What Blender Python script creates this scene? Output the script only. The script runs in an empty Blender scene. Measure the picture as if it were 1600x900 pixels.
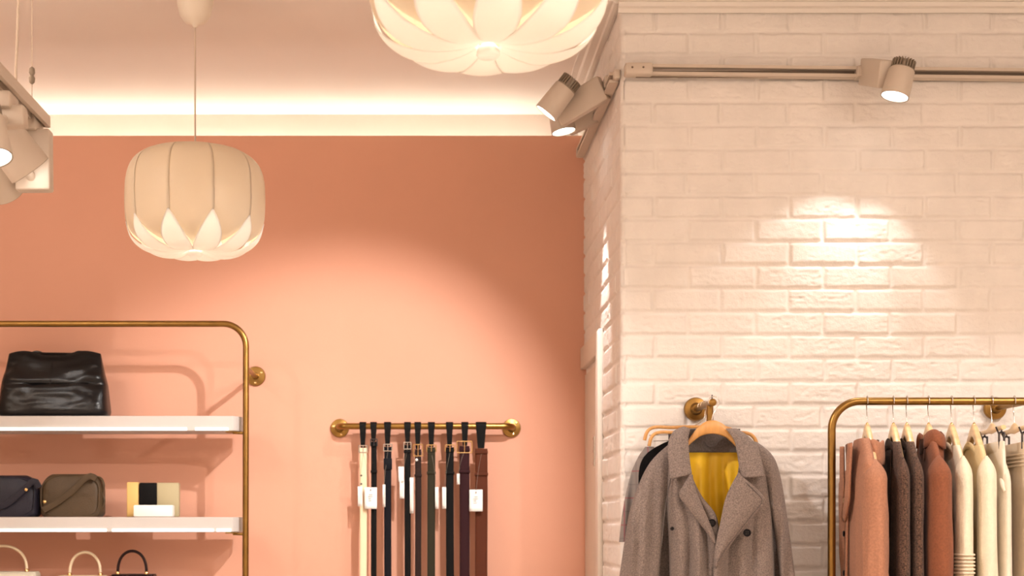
import bpy, math, random
import numpy as np
from mathutils import Vector, Matrix

random.seed(4)
RNG = np.random.default_rng(7)
C = bpy.context.scene.collection
F = 2200.0            # focal length in pixels of the 1600x900 frame
VX, VY = 660.0, 815.0  # where level lines going straight back meet
CAMZ = 1.40
CEIL = 3.08
DB, DF = 5.57, 4.527  # depth of the pink wall and of the white brick face
PX = 0.638            # the pier's corner
PI = math.pi


def P(px, py, Y):
    return Vector(((px - VX) / F * Y, Y, CAMZ + (VY - py) / F * Y))


# ------------------------------------------------------------------ noise
def vnoise(x, y, seed=0):
    r = np.random.default_rng(seed)
    T = r.random((64, 64))
    xi, yi = np.floor(x).astype(int), np.floor(y).astype(int)
    fx, fy = x - xi, y - yi
    fx, fy = fx * fx * (3 - 2 * fx), fy * fy * (3 - 2 * fy)
    a, b = T[xi % 64, yi % 64], T[(xi + 1) % 64, yi % 64]
    c, d = T[xi % 64, (yi + 1) % 64], T[(xi + 1) % 64, (yi + 1) % 64]
    return (a * (1 - fx) + b * fx) * (1 - fy) + (c * (1 - fx) + d * fx) * fy - .5


def fbm(x, y, seed=0, octs=4):
    x, y = np.asarray(x, float), np.asarray(y, float)
    s, a = 0, 1.0
    for k in range(octs):
        s = s + a * vnoise(x, y, seed + k)
        x, y, a = x * 2.03 + 3.1, y * 2.03 + 1.7, a * .5
    return s


# -------------------------------------------------------------- materials
def mat(name, col, rough=.6, metal=0., var=0., vscale=20., bump=0., bscale=200., sheen=0., coat=0., spec=.5, stretch=None):
    m = bpy.data.materials.new(name)
    m.use_nodes = True
    nt = m.node_tree
    b = nt.nodes['Principled BSDF']
    b.inputs['Base Color'].default_value = (*col, 1)
    b.inputs['Roughness'].default_value = rough
    b.inputs['Metallic'].default_value = metal
    b.inputs['Specular IOR Level'].default_value = spec
    if sheen:
        b.inputs['Sheen Weight'].default_value = sheen
        b.inputs['Sheen Roughness'].default_value = .5
    if coat:
        b.inputs['Coat Weight'].default_value = coat
        b.inputs['Coat Roughness'].default_value = .2
    tc = nt.nodes.new('ShaderNodeTexCoord')
    src = tc.outputs['Object']
    if stretch:
        mp = nt.nodes.new('ShaderNodeMapping')
        mp.inputs['Scale'].default_value = stretch
        nt.links.new(src, mp.inputs['Vector'])
        src = mp.outputs['Vector']
    if var:
        n = nt.nodes.new('ShaderNodeTexNoise')
        n.inputs['Scale'].default_value = vscale
        n.inputs['Detail'].default_value = 5
        nt.links.new(src, n.inputs['Vector'])
        r = nt.nodes.new('ShaderNodeValToRGB')
        lo = [max(0, c * (1 - var)) for c in col]
        hi = [min(1, c * (1 + var)) for c in col]
        r.color_ramp.elements[0].position = .3
        r.color_ramp.elements[1].position = .7
        r.color_ramp.elements[0].color = (*lo, 1)
        r.color_ramp.elements[1].color = (*hi, 1)
        nt.links.new(n.outputs['Fac'], r.inputs['Fac'])
        nt.links.new(r.outputs['Color'], b.inputs['Base Color'])
    if bump:
        n = nt.nodes.new('ShaderNodeTexNoise')
        n.inputs['Scale'].default_value = bscale
        n.inputs['Detail'].default_value = 4
        nt.links.new(src, n.inputs['Vector'])
        bp = nt.nodes.new('ShaderNodeBump')
        bp.inputs['Strength'].default_value = bump
        bp.inputs['Distance'].default_value = .004
        nt.links.new(n.outputs['Fac'], bp.inputs['Height'])
        nt.links.new(bp.outputs['Normal'], b.inputs['Normal'])
    return m


def emit(name, col, strength):
    m = bpy.data.materials.new(name)
    m.use_nodes = True
    nt = m.node_tree
    for n in list(nt.nodes):
        if n.type != 'OUTPUT_MATERIAL':
            nt.nodes.remove(n)
    e = nt.nodes.new('ShaderNodeEmission')
    e.inputs['Color'].default_value = (*col, 1)
    e.inputs['Strength'].default_value = strength
    nt.links.new(e.outputs[0], nt.nodes['Material Output'].inputs['Surface'])
    return m


def translucent(name, col, amount):
    m = bpy.data.materials.new(name)
    m.use_nodes = True
    nt = m.node_tree
    b = nt.nodes['Principled BSDF']
    b.inputs['Base Color'].default_value = (*col, 1)
    b.inputs['Roughness'].default_value = .35
    b.inputs['Specular IOR Level'].default_value = .35
    t = nt.nodes.new('ShaderNodeBsdfTranslucent')
    t.inputs['Color'].default_value = (*col, 1)
    mx = nt.nodes.new('ShaderNodeMixShader')
    mx.inputs['Fac'].default_value = amount
    nt.links.new(b.outputs[0], mx.inputs[1])
    nt.links.new(t.outputs[0], mx.inputs[2])
    nt.links.new(mx.outputs[0], nt.nodes['Material Output'].inputs['Surface'])
    return m


def plaid(name, base, line, pale):
    m = mat(name, base, .9, bump=.4, bscale=500, sheen=.06)
    nt = m.node_tree
    b = nt.nodes['Principled BSDF']
    tc = nt.nodes.new('ShaderNodeTexCoord')
    sp = nt.nodes.new('ShaderNodeSeparateXYZ')
    nt.links.new(tc.outputs['Object'], sp.inputs[0])
    col = None
    prev = nt.nodes.new('ShaderNodeRGB')
    prev.outputs[0].default_value = (*base, 1)
    prev = prev.outputs[0]
    for ax, per, wid, c in (('X', .075, .06, line), ('Z', .085, .05, line), ('X', .0375, .12, pale), ('Z', .0425, .1, pale)):
        mu = nt.nodes.new('ShaderNodeMath'); mu.operation = 'DIVIDE'; mu.inputs[1].default_value = per
        fr = nt.nodes.new('ShaderNodeMath'); fr.operation = 'FRACT'
        lt = nt.nodes.new('ShaderNodeMath'); lt.operation = 'LESS_THAN'; lt.inputs[1].default_value = wid
        k = nt.nodes.new('ShaderNodeMath'); k.operation = 'MULTIPLY'; k.inputs[1].default_value = .8 if c is line else .4
        mx = nt.nodes.new('ShaderNodeMix'); mx.data_type = 'RGBA'
        mx.inputs['B'].default_value = (*c, 1)
        nt.links.new(sp.outputs[ax], mu.inputs[0]); nt.links.new(mu.outputs[0], fr.inputs[0])
        nt.links.new(fr.outputs[0], lt.inputs[0]); nt.links.new(lt.outputs[0], k.inputs[0])
        nt.links.new(k.outputs[0], mx.inputs['Factor']); nt.links.new(prev, mx.inputs['A'])
        prev = mx.outputs['Result']
    nt.links.new(prev, b.inputs['Base Color'])
    return m


M = {
    'pink': mat('pink_paint', (.68, .345, .235), .75, var=.03, vscale=1.5, bump=.12, bscale=350),
    'white_paint': mat('white_paint', (.80, .73, .66), .7, var=.02, vscale=3, bump=.06, bscale=120),
    'ceiling': mat('ceiling_paint', (.86, .77, .70), .8, var=.02, vscale=2, bump=.06, bscale=100),
    'brick': mat('painted_brick', (.80, .735, .68), .62, var=.035, vscale=14, bump=.30, bscale=190),
    'plain_wall': mat('plain_wall_paint', (.76, .68, .61), .8, var=.03, vscale=2),
    'floor': mat('floor_boards', (.66, .58, .50), .5, var=.08, vscale=6, stretch=(1, 12, 1)),
    'brass': mat('brushed_brass', (.27, .15, .042), .34, 1., var=.10, vscale=30),
    'bar_brass': mat('satin_brass', (.29, .165, .045), .30, 1., var=.08, vscale=30),
    'gold': mat('polished_brass', (.75, .50, .22), .2, 1.),
    'steel': mat('steel_wire', (.62, .58, .53), .22, 1.),
    'dark_metal': mat('dark_clip_metal', (.06, .05, .05), .4, .6),
    'fixture': mat('cream_fixture_enamel', (.60, .50, .41), .45, var=.02, vscale=8),
    'fixture_dark': mat('heat_sink_grey', (.30, .24, .18), .5, .3),
    'slot': mat('track_slot', (.16, .11, .075), .6),
    'lamp_cream': translucent('lamp_cream_plastic', (.80, .69, .54), .24),
    'lamp_lit': translucent('lamp_plastic_lit', (.95, .93, .90), .40),  # same plastic as the panels, its lit look put into a whiter colour
    'canopy': mat('canopy_plastic', (.80, .70, .58), .5),
    'cord': mat('cord_plastic', (.62, .50, .40), .6),
    'shelf': mat('white_lacquer', (.54, .50, .47), .45),
    'black_leather': mat('black_leather', (.004, .0036, .004), .27, var=.2, vscale=8, bump=.15, bscale=160, spec=.32),
    'navy_leather': mat('navy_leather', (.014, .012, .020), .38, var=.15, vscale=8, bump=.3, bscale=240, spec=.25),
    'olive_leather': mat('olive_leather', (.070, .044, .023), .45, var=.12, vscale=8, bump=.3, bscale=240, spec=.22),
    'cream_leather': mat('cream_leather', (.70, .56, .38), .5, bump=.2, bscale=200),
    'pale_leather': mat('pale_grey_leather', (.58, .52, .40), .5, bump=.2, bscale=200),
    'burgundy_leather': mat('burgundy_leather', (.016, .005, .005), .4, bump=.2, bscale=200, spec=.2),
    'belt_black': mat('belt_black', (.0050, .0044, .0042), .6, bump=.2, bscale=300, spec=.10),
    'belt_blue_black': mat('belt_blue_black', (.006, .006, .009), .6, bump=.2, bscale=300, spec=.10),
    'belt_brown': mat('belt_dark_brown', (.022, .011, .009), .7, bump=.2, bscale=300, spec=.15),
    'belt_olive': mat('belt_olive', (.026, .022, .012), .7, bump=.2, bscale=300, spec=.15),
    'belt_burgundy': mat('belt_burgundy', (.028, .007, .009), .7, bump=.2, bscale=300, spec=.15),
    'belt_rust': mat('belt_rust', (.085, .022, .009), .7, bump=.2, bscale=300, spec=.15),
    'belt_cream': mat('belt_cream', (.82, .64, .42), .55, bump=.15, bscale=300),
    'tag': mat('tag_card', (.85, .83, .80), .7),
    'ink': mat('grey_ink', (.35, .33, .32), .8),
    'wood': mat('pale_hanger_wood', (.78, .53, .27), .4, var=.14, vscale=14, stretch=(1, 1, 6), coat=.25),
    'wood_orange': mat('honey_hanger_wood', (.62, .30, .085), .4, var=.12, vscale=14, stretch=(6, 1, 1), coat=.25),
    'wool_grey': mat('grey_wool', (.225, .172, .148), .95, var=.40, vscale=260, bump=.7, bscale=520, sheen=.08),
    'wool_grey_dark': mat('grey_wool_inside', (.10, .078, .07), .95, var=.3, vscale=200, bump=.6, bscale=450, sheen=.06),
    'lining': mat('yellow_lining', (.95, .56, .012), .5, var=.06, vscale=10, sheen=.2),
    'black_wool': mat('black_wool', (.007, .006, .006), .95, bump=.5, bscale=400, spec=.1),
    'button': mat('black_horn', (.005, .004, .005), .3, spec=.25),
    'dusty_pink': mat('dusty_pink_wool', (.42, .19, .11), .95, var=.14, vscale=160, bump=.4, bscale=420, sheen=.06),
    'dusty_pink_dark': mat('dusty_pink_shaded', (.20, .085, .05), .95, bump=.3, bscale=400),  # shaded copy of the pink wool, neck shadow put into the colour
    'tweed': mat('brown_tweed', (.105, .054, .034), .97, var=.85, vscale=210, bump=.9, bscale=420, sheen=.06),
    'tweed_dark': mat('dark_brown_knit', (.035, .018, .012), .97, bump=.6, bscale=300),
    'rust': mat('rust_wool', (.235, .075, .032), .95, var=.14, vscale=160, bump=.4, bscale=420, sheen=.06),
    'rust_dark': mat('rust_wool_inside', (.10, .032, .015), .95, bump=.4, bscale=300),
    'cream_knit': mat('cream_knit', (.84, .73, .56), .95, var=.05, vscale=90, bump=.5, bscale=300, sheen=.06),
    'butter_knit': mat('butter_knit', (.80, .62, .34), .95, var=.05, vscale=90, bump=.5, bscale=300, sheen=.06),
    'ivory': mat('ivory_cloth', (.86, .77, .63), .9, var=.04, vscale=60, bump=.3, bscale=400, sheen=.2),
    'oat': mat('oat_cloth', (.72, .57, .40), .9, var=.05, vscale=60, bump=.3, bscale=400, sheen=.2),
    'plaid': plaid('grey_plaid_wool', (.26, .22, .20), (.42, .10, .11), (.16, .13, .13)),
    'box_yellow': mat('ochre_card', (.70, .45, .15), .7),
    'box_black': mat('black_card', (.006, .005, .005), .7, spec=.1),
    'box_sage': mat('sage_card', (.44, .37, .22), .8),
    'box_white': mat('white_card', (.86, .83, .77), .6),
    'door': mat('door_paint', (.72, .62, .53), .5),
    'led': emit('cove_led', (1., .91, .77), 36.),
    'shelf_led': emit('shelf_led', (1., .95, .88), 2.2),
    'lens': emit('spot_lens', (1., .95, .88), 9.),
    'bulb': emit('warm_bulb', (1., .86, .66), 7.),
}


# ------------------------------------------------------------ object tools
def origin(o):
    p = Vector((0, 0, 0))
    while o is not None:
        p = p + o.location
        o = o.parent
    return p


def tag(o, label=None, cat=None, group=None, kind=None):
    for k, v in (('label', label), ('category', cat), ('group', group), ('kind', kind)):
        if v:
            o[k] = v
    return o


def thing(name, loc, label, cat, group=None):
    o = bpy.data.objects.new(name, None)
    C.objects.link(o)
    o.location = loc
    o.empty_display_size = .05
    return tag(o, label, cat, group)


def catmull(pts, n):
    p = np.array(pts, float)
    if len(p) < 3:
        t = np.linspace(0, 1, n)[:, None]
        return p[0] * (1 - t) + p[-1] * t
    d = np.r_[0, np.cumsum(np.linalg.norm(np.diff(p, axis=0), axis=1))]
    t = np.linspace(0, d[-1], n)
    e = np.vstack([2 * p[0] - p[1], p, 2 * p[-1] - p[-2]])
    out = []
    for tt in t:
        i = min(max(np.searchsorted(d, tt, side='right') - 1, 0), len(p) - 2)
        L = d[i + 1] - d[i]
        u = (tt - d[i]) / L if L > 0 else 0
        p0, p1, p2, p3 = e[i], e[i + 1], e[i + 2], e[i + 3]
        L0 = np.linalg.norm(p1 - p0) or 1
        L2 = np.linalg.norm(p3 - p2) or 1
        m1 = ((p1 - p0) / L0 + (p2 - p1) / L) * .5 * L
        m2 = ((p2 - p1) / L + (p3 - p2) / L2) * .5 * L
        out.append((2 * u**3 - 3 * u**2 + 1) * p1 + (u**3 - 2 * u**2 + u) * m1 + (-2 * u**3 + 3 * u**2) * p2 + (u**3 - u**2) * m2)
    return np.array(out)


class MB:
    def __init__(self):
        self.v, self.f = [], []

    def add(self, vs, fs):
        b = len(self.v)
        self.v += [Vector(tuple(map(float, q))) for q in vs]
        self.f += [tuple(b + i for i in q) for q in fs]
        return self

    def box(self, c, s, R=None, ch=.0):
        """box of full size s round c, its long edges chamfered by ch"""
        hx, hy, hz = [q / 2 for q in s]
        c = Vector(c)
        if ch <= 0:
            vs = [Vector((x, y, z)) for z in (-hz, hz) for x, y in ((-hx, -hy), (hx, -hy), (hx, hy), (-hx, hy))]
            fs = [(3, 2, 1, 0), (4, 5, 6, 7)] + [(i, (i + 1) % 4, 4 + (i + 1) % 4, 4 + i) for i in range(4)]
        else:
            ch = min(ch, hx * .9, hy * .9, hz * .9)
            rings = []
            for z, k in ((-hz, 1), (-hz + ch * .3, .3), (-hz + ch, 0), (hz - ch, 0), (hz - ch * .3, .3), (hz, 1)):
                ax, ay = hx - ch * k, hy - ch * k
                r = ch
                pts = []
                for sx, sy, a0 in ((1, 1, 0), (-1, 1, 90), (-1, -1, 180), (1, -1, 270)):
                    for a in (0, 45, 90):
                        an = math.radians(a0 + a)
                        rr = r * .999
                        rr = min(rr, ax, ay)
                        pts.append(Vector((sx * (ax - rr) + rr * math.cos(an), sy * (ay - rr) + rr * math.sin(an), z)))
                rings.append(pts)
            n = 12
            vs = [q for r_ in rings for q in r_]
            fs = [(k * n + i, k * n + (i + 1) % n, (k + 1) * n + (i + 1) % n, (k + 1) * n + i) for k in range(len(rings) - 1) for i in range(n)]
            fs += [tuple(reversed(range(n))), tuple((len(rings) - 1) * n + i for i in range(n))]
        if R is not None:
            vs = [R @ q for q in vs]
        return self.add([c + q for q in vs], fs)

    def loft(self, rings, cap0=True, cap1=True, closed=True):
        n = len(rings[0])
        vs = [q for r in rings for q in r]
        m = n if closed else n - 1
        fs = [(k * n + i, k * n + (i + 1) % n, (k + 1) * n + (i + 1) % n, (k + 1) * n + i) for k in range(len(rings) - 1) for i in range(m)]
        if cap0:
            fs.append(tuple(reversed(range(n))))
        if cap1:
            fs.append(tuple((len(rings) - 1) * n + i for i in range(n)))
        return self.add(vs, fs)

    def tube(self, pts, r, n=12, smooth=0, flat=None, cap=True):
        """round tube through pts (r a number or one per point); flat=(a,b,up) makes a strap of half-sizes a,b"""
        if smooth:
            if not np.isscalar(r):
                r = np.interp(np.linspace(0, 1, smooth), np.linspace(0, 1, len(r)), r)
            pts = catmull([tuple(p) for p in pts], smooth)
        pts = [Vector(tuple(map(float, p))) for p in pts]
        rr = [r] * len(pts) if np.isscalar(r) else list(r)
        rings, N = [], None
        for i, p in enumerate(pts):
            T = (pts[min(i + 1, len(pts) - 1)] - pts[max(i - 1, 0)]).normalized()
            if N is None:
                N = Vector(flat[2]) if flat else (Vector((0, 0, 1)) if abs(T.z) < .9 else Vector((1, 0, 0)))
            N = (N - T * N.dot(T)).normalized()
            B = T.cross(N)
            if flat:
                a, b = flat[0], flat[1]
                k = rr[i]
                ring = []
                for j in range(n):
                    an = 2 * PI * j / n
                    cx, sx = math.cos(an), math.sin(an)
                    e = .35
                    ring.append(p + B * (a * k * math.copysign(abs(cx)**e, cx)) + N * (b * k * math.copysign(abs(sx)**e, sx)))
            else:
                ring = [p + (N * math.cos(2 * PI * j / n) + B * math.sin(2 * PI * j / n)) * rr[i] for j in range(n)]
            rings.append(ring)
        return self.loft(rings, cap, cap)

    def lathe(self, prof, c, axis=(0, 0, 1), n=32, cap0=True, cap1=True):
        """prof = [(radius, height along axis)]"""
        A = Vector(axis).normalized()
        U = A.orthogonal().normalized()
        W = A.cross(U)
        c = Vector(c)
        rings = [[c + A * h + (U * math.cos(2 * PI * j / n) + W * math.sin(2 * PI * j / n)) * r for j in range(n)] for r, h in prof]
        return self.loft(rings, cap0, cap1)

    def grid(self, G):
        """G[i][j] points"""
        n, m = len(G), len(G[0])
        vs = [q for r in G for q in r]
        fs = [(i * m + j, i * m + j + 1, (i + 1) * m + j + 1, (i + 1) * m + j) for i in range(n - 1) for j in range(m - 1)]
        return self.add(vs, fs)

    def build(self, name, material, parent=None, smooth=True, thick=0., angle=50, subsurf=0):
        me = bpy.data.meshes.new(name)
        o0 = origin(parent) if parent is not None else Vector((0, 0, 0))
        me.from_pydata([tuple(q - o0) for q in self.v], [], self.f)
        import bmesh
        bm = bmesh.new()
        bm.from_mesh(me)
        bmesh.ops.recalc_face_normals(bm, faces=bm.faces)
        bm.to_mesh(me)
        bm.free()
        me.materials.append(material)
        o = bpy.data.objects.new(name, me)
        C.objects.link(o)
        if parent is not None:
            o.parent = parent
        if smooth:
            for p in me.polygons:
                p.use_smooth = True
            me.set_sharp_from_angle(angle=math.radians(angle))
        if thick:
            s = o.modifiers.new('thickness', 'SOLIDIFY')
            s.thickness = thick
            s.offset = 0
        if subsurf:
            s = o.modifiers.new('subdivision', 'SUBSURF')
            s.levels = s.render_levels = subsurf
        return o


def rails(A, B, nu, nv, Yf, ppx=True):
    """patch between two edge lines given in photo pixels; Yf(u, v) is the depth of the cloth"""
    a, b = catmull(A, nv), catmull(B, nv)
    G = []
    for i in range(nv):
        row = []
        v = i / (nv - 1)
        for j in range(nu):
            u = j / (nu - 1)
            q = a[i] * (1 - u) + b[i] * u
            row.append(P(q[0], q[1], Yf(u, v)))
        G.append(row)
    return G


def copy_tree(o, parent=None):
    c = o.copy()
    C.objects.link(c)
    if parent is not None:
        c.parent = parent
    for ch in list(o.children):
        copy_tree(ch, c)
    return c


# =================================================================== SETTING
def struct(mb, name, m, smooth=False, **k):
    return tag(mb.build(name, m, None, smooth, **k), kind='structure')


XL, XR, YR = -3.2, 3.3, -3.2
struct(MB().box(((XL + XR) / 2, (YR + 6) / 2, -.05), (XR - XL + .4, 6 - YR + .4, .1)), 'floor', M['floor'])
struct(MB().box(((XL + XR) / 2, (YR + 6) / 2, CEIL + .05), (XR - XL + .4, 6 - YR + .4, .1)), 'ceiling', M['ceiling'])
struct(MB().box((XL - .05, (YR + 6) / 2, CEIL / 2), (.1, 6 - YR, CEIL - .004)), 'wall_left', M['plain_wall'])
struct(MB().box((XR + .05, (YR + DF) / 2, CEIL / 2), (.1, DF - YR, CEIL - .004)), 'wall_right', M['plain_wall'])
struct(MB().box(((XL + XR) / 2, YR - .05, CEIL / 2), (XR - XL, .1, CEIL - .004)), 'wall_rear', M['plain_wall'])
ZT = CAMZ + (VY - 212) / F * DB          # top of the pink wall, open cove above
struct(MB().box(((XL + PX) / 2, DB + .010, ZT / 2), (PX - XL + .02, .02, ZT)), 'wall_back', M['pink'])
# the white wall behind the pink one, seen only in the lit cove
g = []
xs = np.linspace(XL, PX + .3, 90)
for z in np.linspace(2.5, CEIL, 26):
    g.append([(x, 5.81 + .004 * float(fbm(x * 3, z * 9, 5)), z) for x in xs])
struct(MB().grid(g), 'wall_cove', M['white_paint'], True)
# moulding that hangs from the ceiling in front of the cove
yb = 5.60
prof = [(0, 0), (0, -.019), (.006, -.022), (.012, -.022), (.014, -.013), (.030, -.013), (.033, -.026), (.046, -.026), (.05, 0)]
for nm, pth in (('trim_1', [((x, yb + a, CEIL + b) for a, b in prof) for x in (XL, PX)]),):
    rings = [[Vector(q) for q in r] for r in pth]
    struct(MB().loft(rings), nm, M['white_paint'])
prof2 = [(0, 0), (0, -.018), (.010, -.022), (.022, -.022), (.026, -.014), (.05, -.012), (.056, -.004), (.078, -.004), (.08, 0)]
rings = [[Vector((PX - a, y, CEIL + b)) for a, b in prof2] for y in (DF - .02, yb)]
struct(MB().loft(rings), 'trim_2', M['white_paint'])
rings = [[Vector((x, DF - .004 - a * .5, CEIL - .014 + b * 1.6)) for a, b in prof2] for x in (PX - .01, XR)]
struct(MB().loft(rings), 'trim_3', M['white_paint'])

# brick: one mesh per face, courses and joints in real relief
PITCH, BL = .075, .2171
ZJ = CAMZ + (VY - 232) / F * DF         # a bed joint


def brick_height(s, z, s0, seed=0):
    """s runs along the wall from the corner, z up; returns outward relief in metres"""
    row = np.floor((z - ZJ) / PITCH).astype(int)
    zz = (z - ZJ) / PITCH - row
    odd = (row % 2).astype(float)
    ss = (s - s0) / BL + odd * .5
    jit = (np.sin(row * 12.9898) * 43758.5453) % 1.0
    ss = ss + (jit - .5) * .05
    col = np.floor(ss).astype(int)
    sf = ss - col
    dj = np.minimum(sf, 1 - sf) * BL
    dz = np.minimum(zz, 1 - zz) * PITCH
    wob = .0034 * fbm(s * 34, z * 34, 11 + seed, 3)
    d = np.minimum(dj + wob, dz + wob)
    t = np.clip((d - .0022) / .0085, 0, 1)
    prof = t * t * (3 - 2 * t)
    h1 = (np.sin(row * 7.13 + col * 3.77 + seed) * 9631.7) % 1.0      # how worn this brick is
    h2 = (np.sin(row * 2.91 + col * 8.31 + seed) * 5231.3) % 1.0
    rough = .3 + 1.5 * np.clip(h1 - .35, 0, 1)
    crag = fbm(s * 26, z * 60, 21 + seed, 4)
    crag = np.where(crag > .12, (crag - .12) * -1.5, 0) + crag * .45
    fine = fbm(s * 120, z * 120, 31 + seed, 2)
    face = .0062 + .0038 * (h2 - .5) + rough * (.0062 * crag) + .0011 * fine
    mort = .0012 * fbm(s * 50, z * 50, 41 + seed, 3)
    return mort * (1 - prof) + face * prof


def brick_wall(name, a0, a1, z0, z1, step, place, seed, s0):
    na, nz = int((a1 - a0) / step) + 1, int((z1 - z0) / step) + 1
    A, Z = np.meshgrid(np.linspace(a0, a1, na), np.linspace(z0, z1, nz))
    H = brick_height(A, Z, s0, seed)
    X, Y, ZZ = place(A, H, Z)
    co = np.stack([X, Y, ZZ], -1).reshape(-1, 3)
    i = np.arange((nz - 1) * (na - 1))
    r, c = i // (na - 1), i % (na - 1)
    b = r * na + c
    q = np.stack([b, b + 1, b + na + 1, b + na], -1)
    me = bpy.data.meshes.new(name)
    me.vertices.add(len(co)); me.vertices.foreach_set('co', co.ravel())
    me.loops.add(q.size); me.loops.foreach_set('vertex_index', q.ravel().astype(np.int32))
    me.polygons.add(len(q)); me.polygons.foreach_set('loop_start', (np.arange(len(q)) * 4).astype(np.int32))
    me.polygons.foreach_set('loop_total', np.full(len(q), 4, np.int32))
    me.update(calc_edges=True)
    me.polygons.foreach_set('use_smooth', np.ones(len(q), bool))
    me.materials.append(M['brick'])
    o = bpy.data.objects.new(name, me)
    C.objects.link(o)
    return tag(o, kind='structure')


def front_place(A, H, Z):
    e = np.clip(A / .012, 0, 1)                         # the corner is worn round
    rnd = (1 - np.sqrt(np.clip(1 - (1 - e)**2, 0, 1))) * .010
    return PX + A, DF - H + .006 + rnd, Z


def side_place(A, H, Z):
    e = np.clip(A / .012, 0, 1)
    rnd = (1 - np.sqrt(np.clip(1 - (1 - e)**2, 0, 1))) * .010
    return PX - H + .006 + rnd, DF + A, Z


brick_wall('wall_brick_front', 0, 2.0, 1.02, CEIL - .002, .0038, front_place, 0, .0)
ZD = 2.085                                              # top of the side door's casing
brick_wall('wall_brick_side', 0, DB - DF + .2, ZD, CEIL - .002, .0042, side_place, 3, .11)
brick_wall('wall_brick_jamb', 0, .462, 1.02, ZD, .0042, side_place, 3, .11)
# the rest of the pier, out of the picture
struct(MB().box((PX + 1.34, DF + .75, 1.54), (2.66, 1.44, 3.07)).box((PX + 1.34, DF + .028, .51), (2.66, .04, 1.02)), 'wall_pier', M['brick'])
struct(MB().box((PX + .014, DF + .24, .51), (.03, .46, 1.02)), 'wall_pier_side', M['brick'])

# side door in the pier's flank
Y0 = 4.995
door = bpy.data.objects.new('door_1', None); C.objects.link(door); tag(door, kind='structure')
cas = MB()
cas.box((PX - .002, Y0 + .0475, ZD / 2), (.022, .095, ZD), ch=.003)
cas.box((PX - .008, Y0 + .014, ZD / 2), (.016, .024, ZD - .01), ch=.003)
cas.box((PX - .002, Y0 + .335, ZD - .042), (.0225, .48, .084), ch=.003)
cas.box((PX + .008, Y0 + .125, ZD / 2 - .04), (.022, .06, ZD - .09), ch=.002)
cas.build('door_casing', M['door'], door)
leaf = MB().box((PX + .020, Y0 + .37, (ZD - .10) / 2), (.03, .41, ZD - .11), ch=.003)
lf = leaf.build('door_leaf', M['door'], door)
hz = CAMZ + (VY - 708) / F * 5.29
hg = MB().tube([(PX - .006, Y0 + .165, hz - .055), (PX - .006, Y0 + .165, hz + .055)], .006)
for dz in (-.045, 0, .045):
    hg.lathe([(.0075, -.004), (.0075, .004)], (PX - .006, Y0 + .165, hz + dz), n=16)
hg.box((PX + .0, Y0 + .150, hz), (.003, .03, .10))
hg.build('hinge', M['steel'], door)

# LED tape lying behind the top of the pink wall
led = thing('led_strip', (0, DB + .205, ZT - .06), 'warm white light strip hidden in the cove above the pink wall', 'light strip')
MB().box((-1.3, DB + .205, ZT - .045), (3.7, .014, .006)).build('light_tape', M['led'], led)
MB().box((-1.3, DB + .205, ZT - .052), (3.74, .022, .006)).build('channel', M['white_paint'], led)
MB().box((-1.3, DB + .180, ZT - .064), (3.74, .09, .016)).build('mounting_ledge', M['white_paint'], led)


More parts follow.
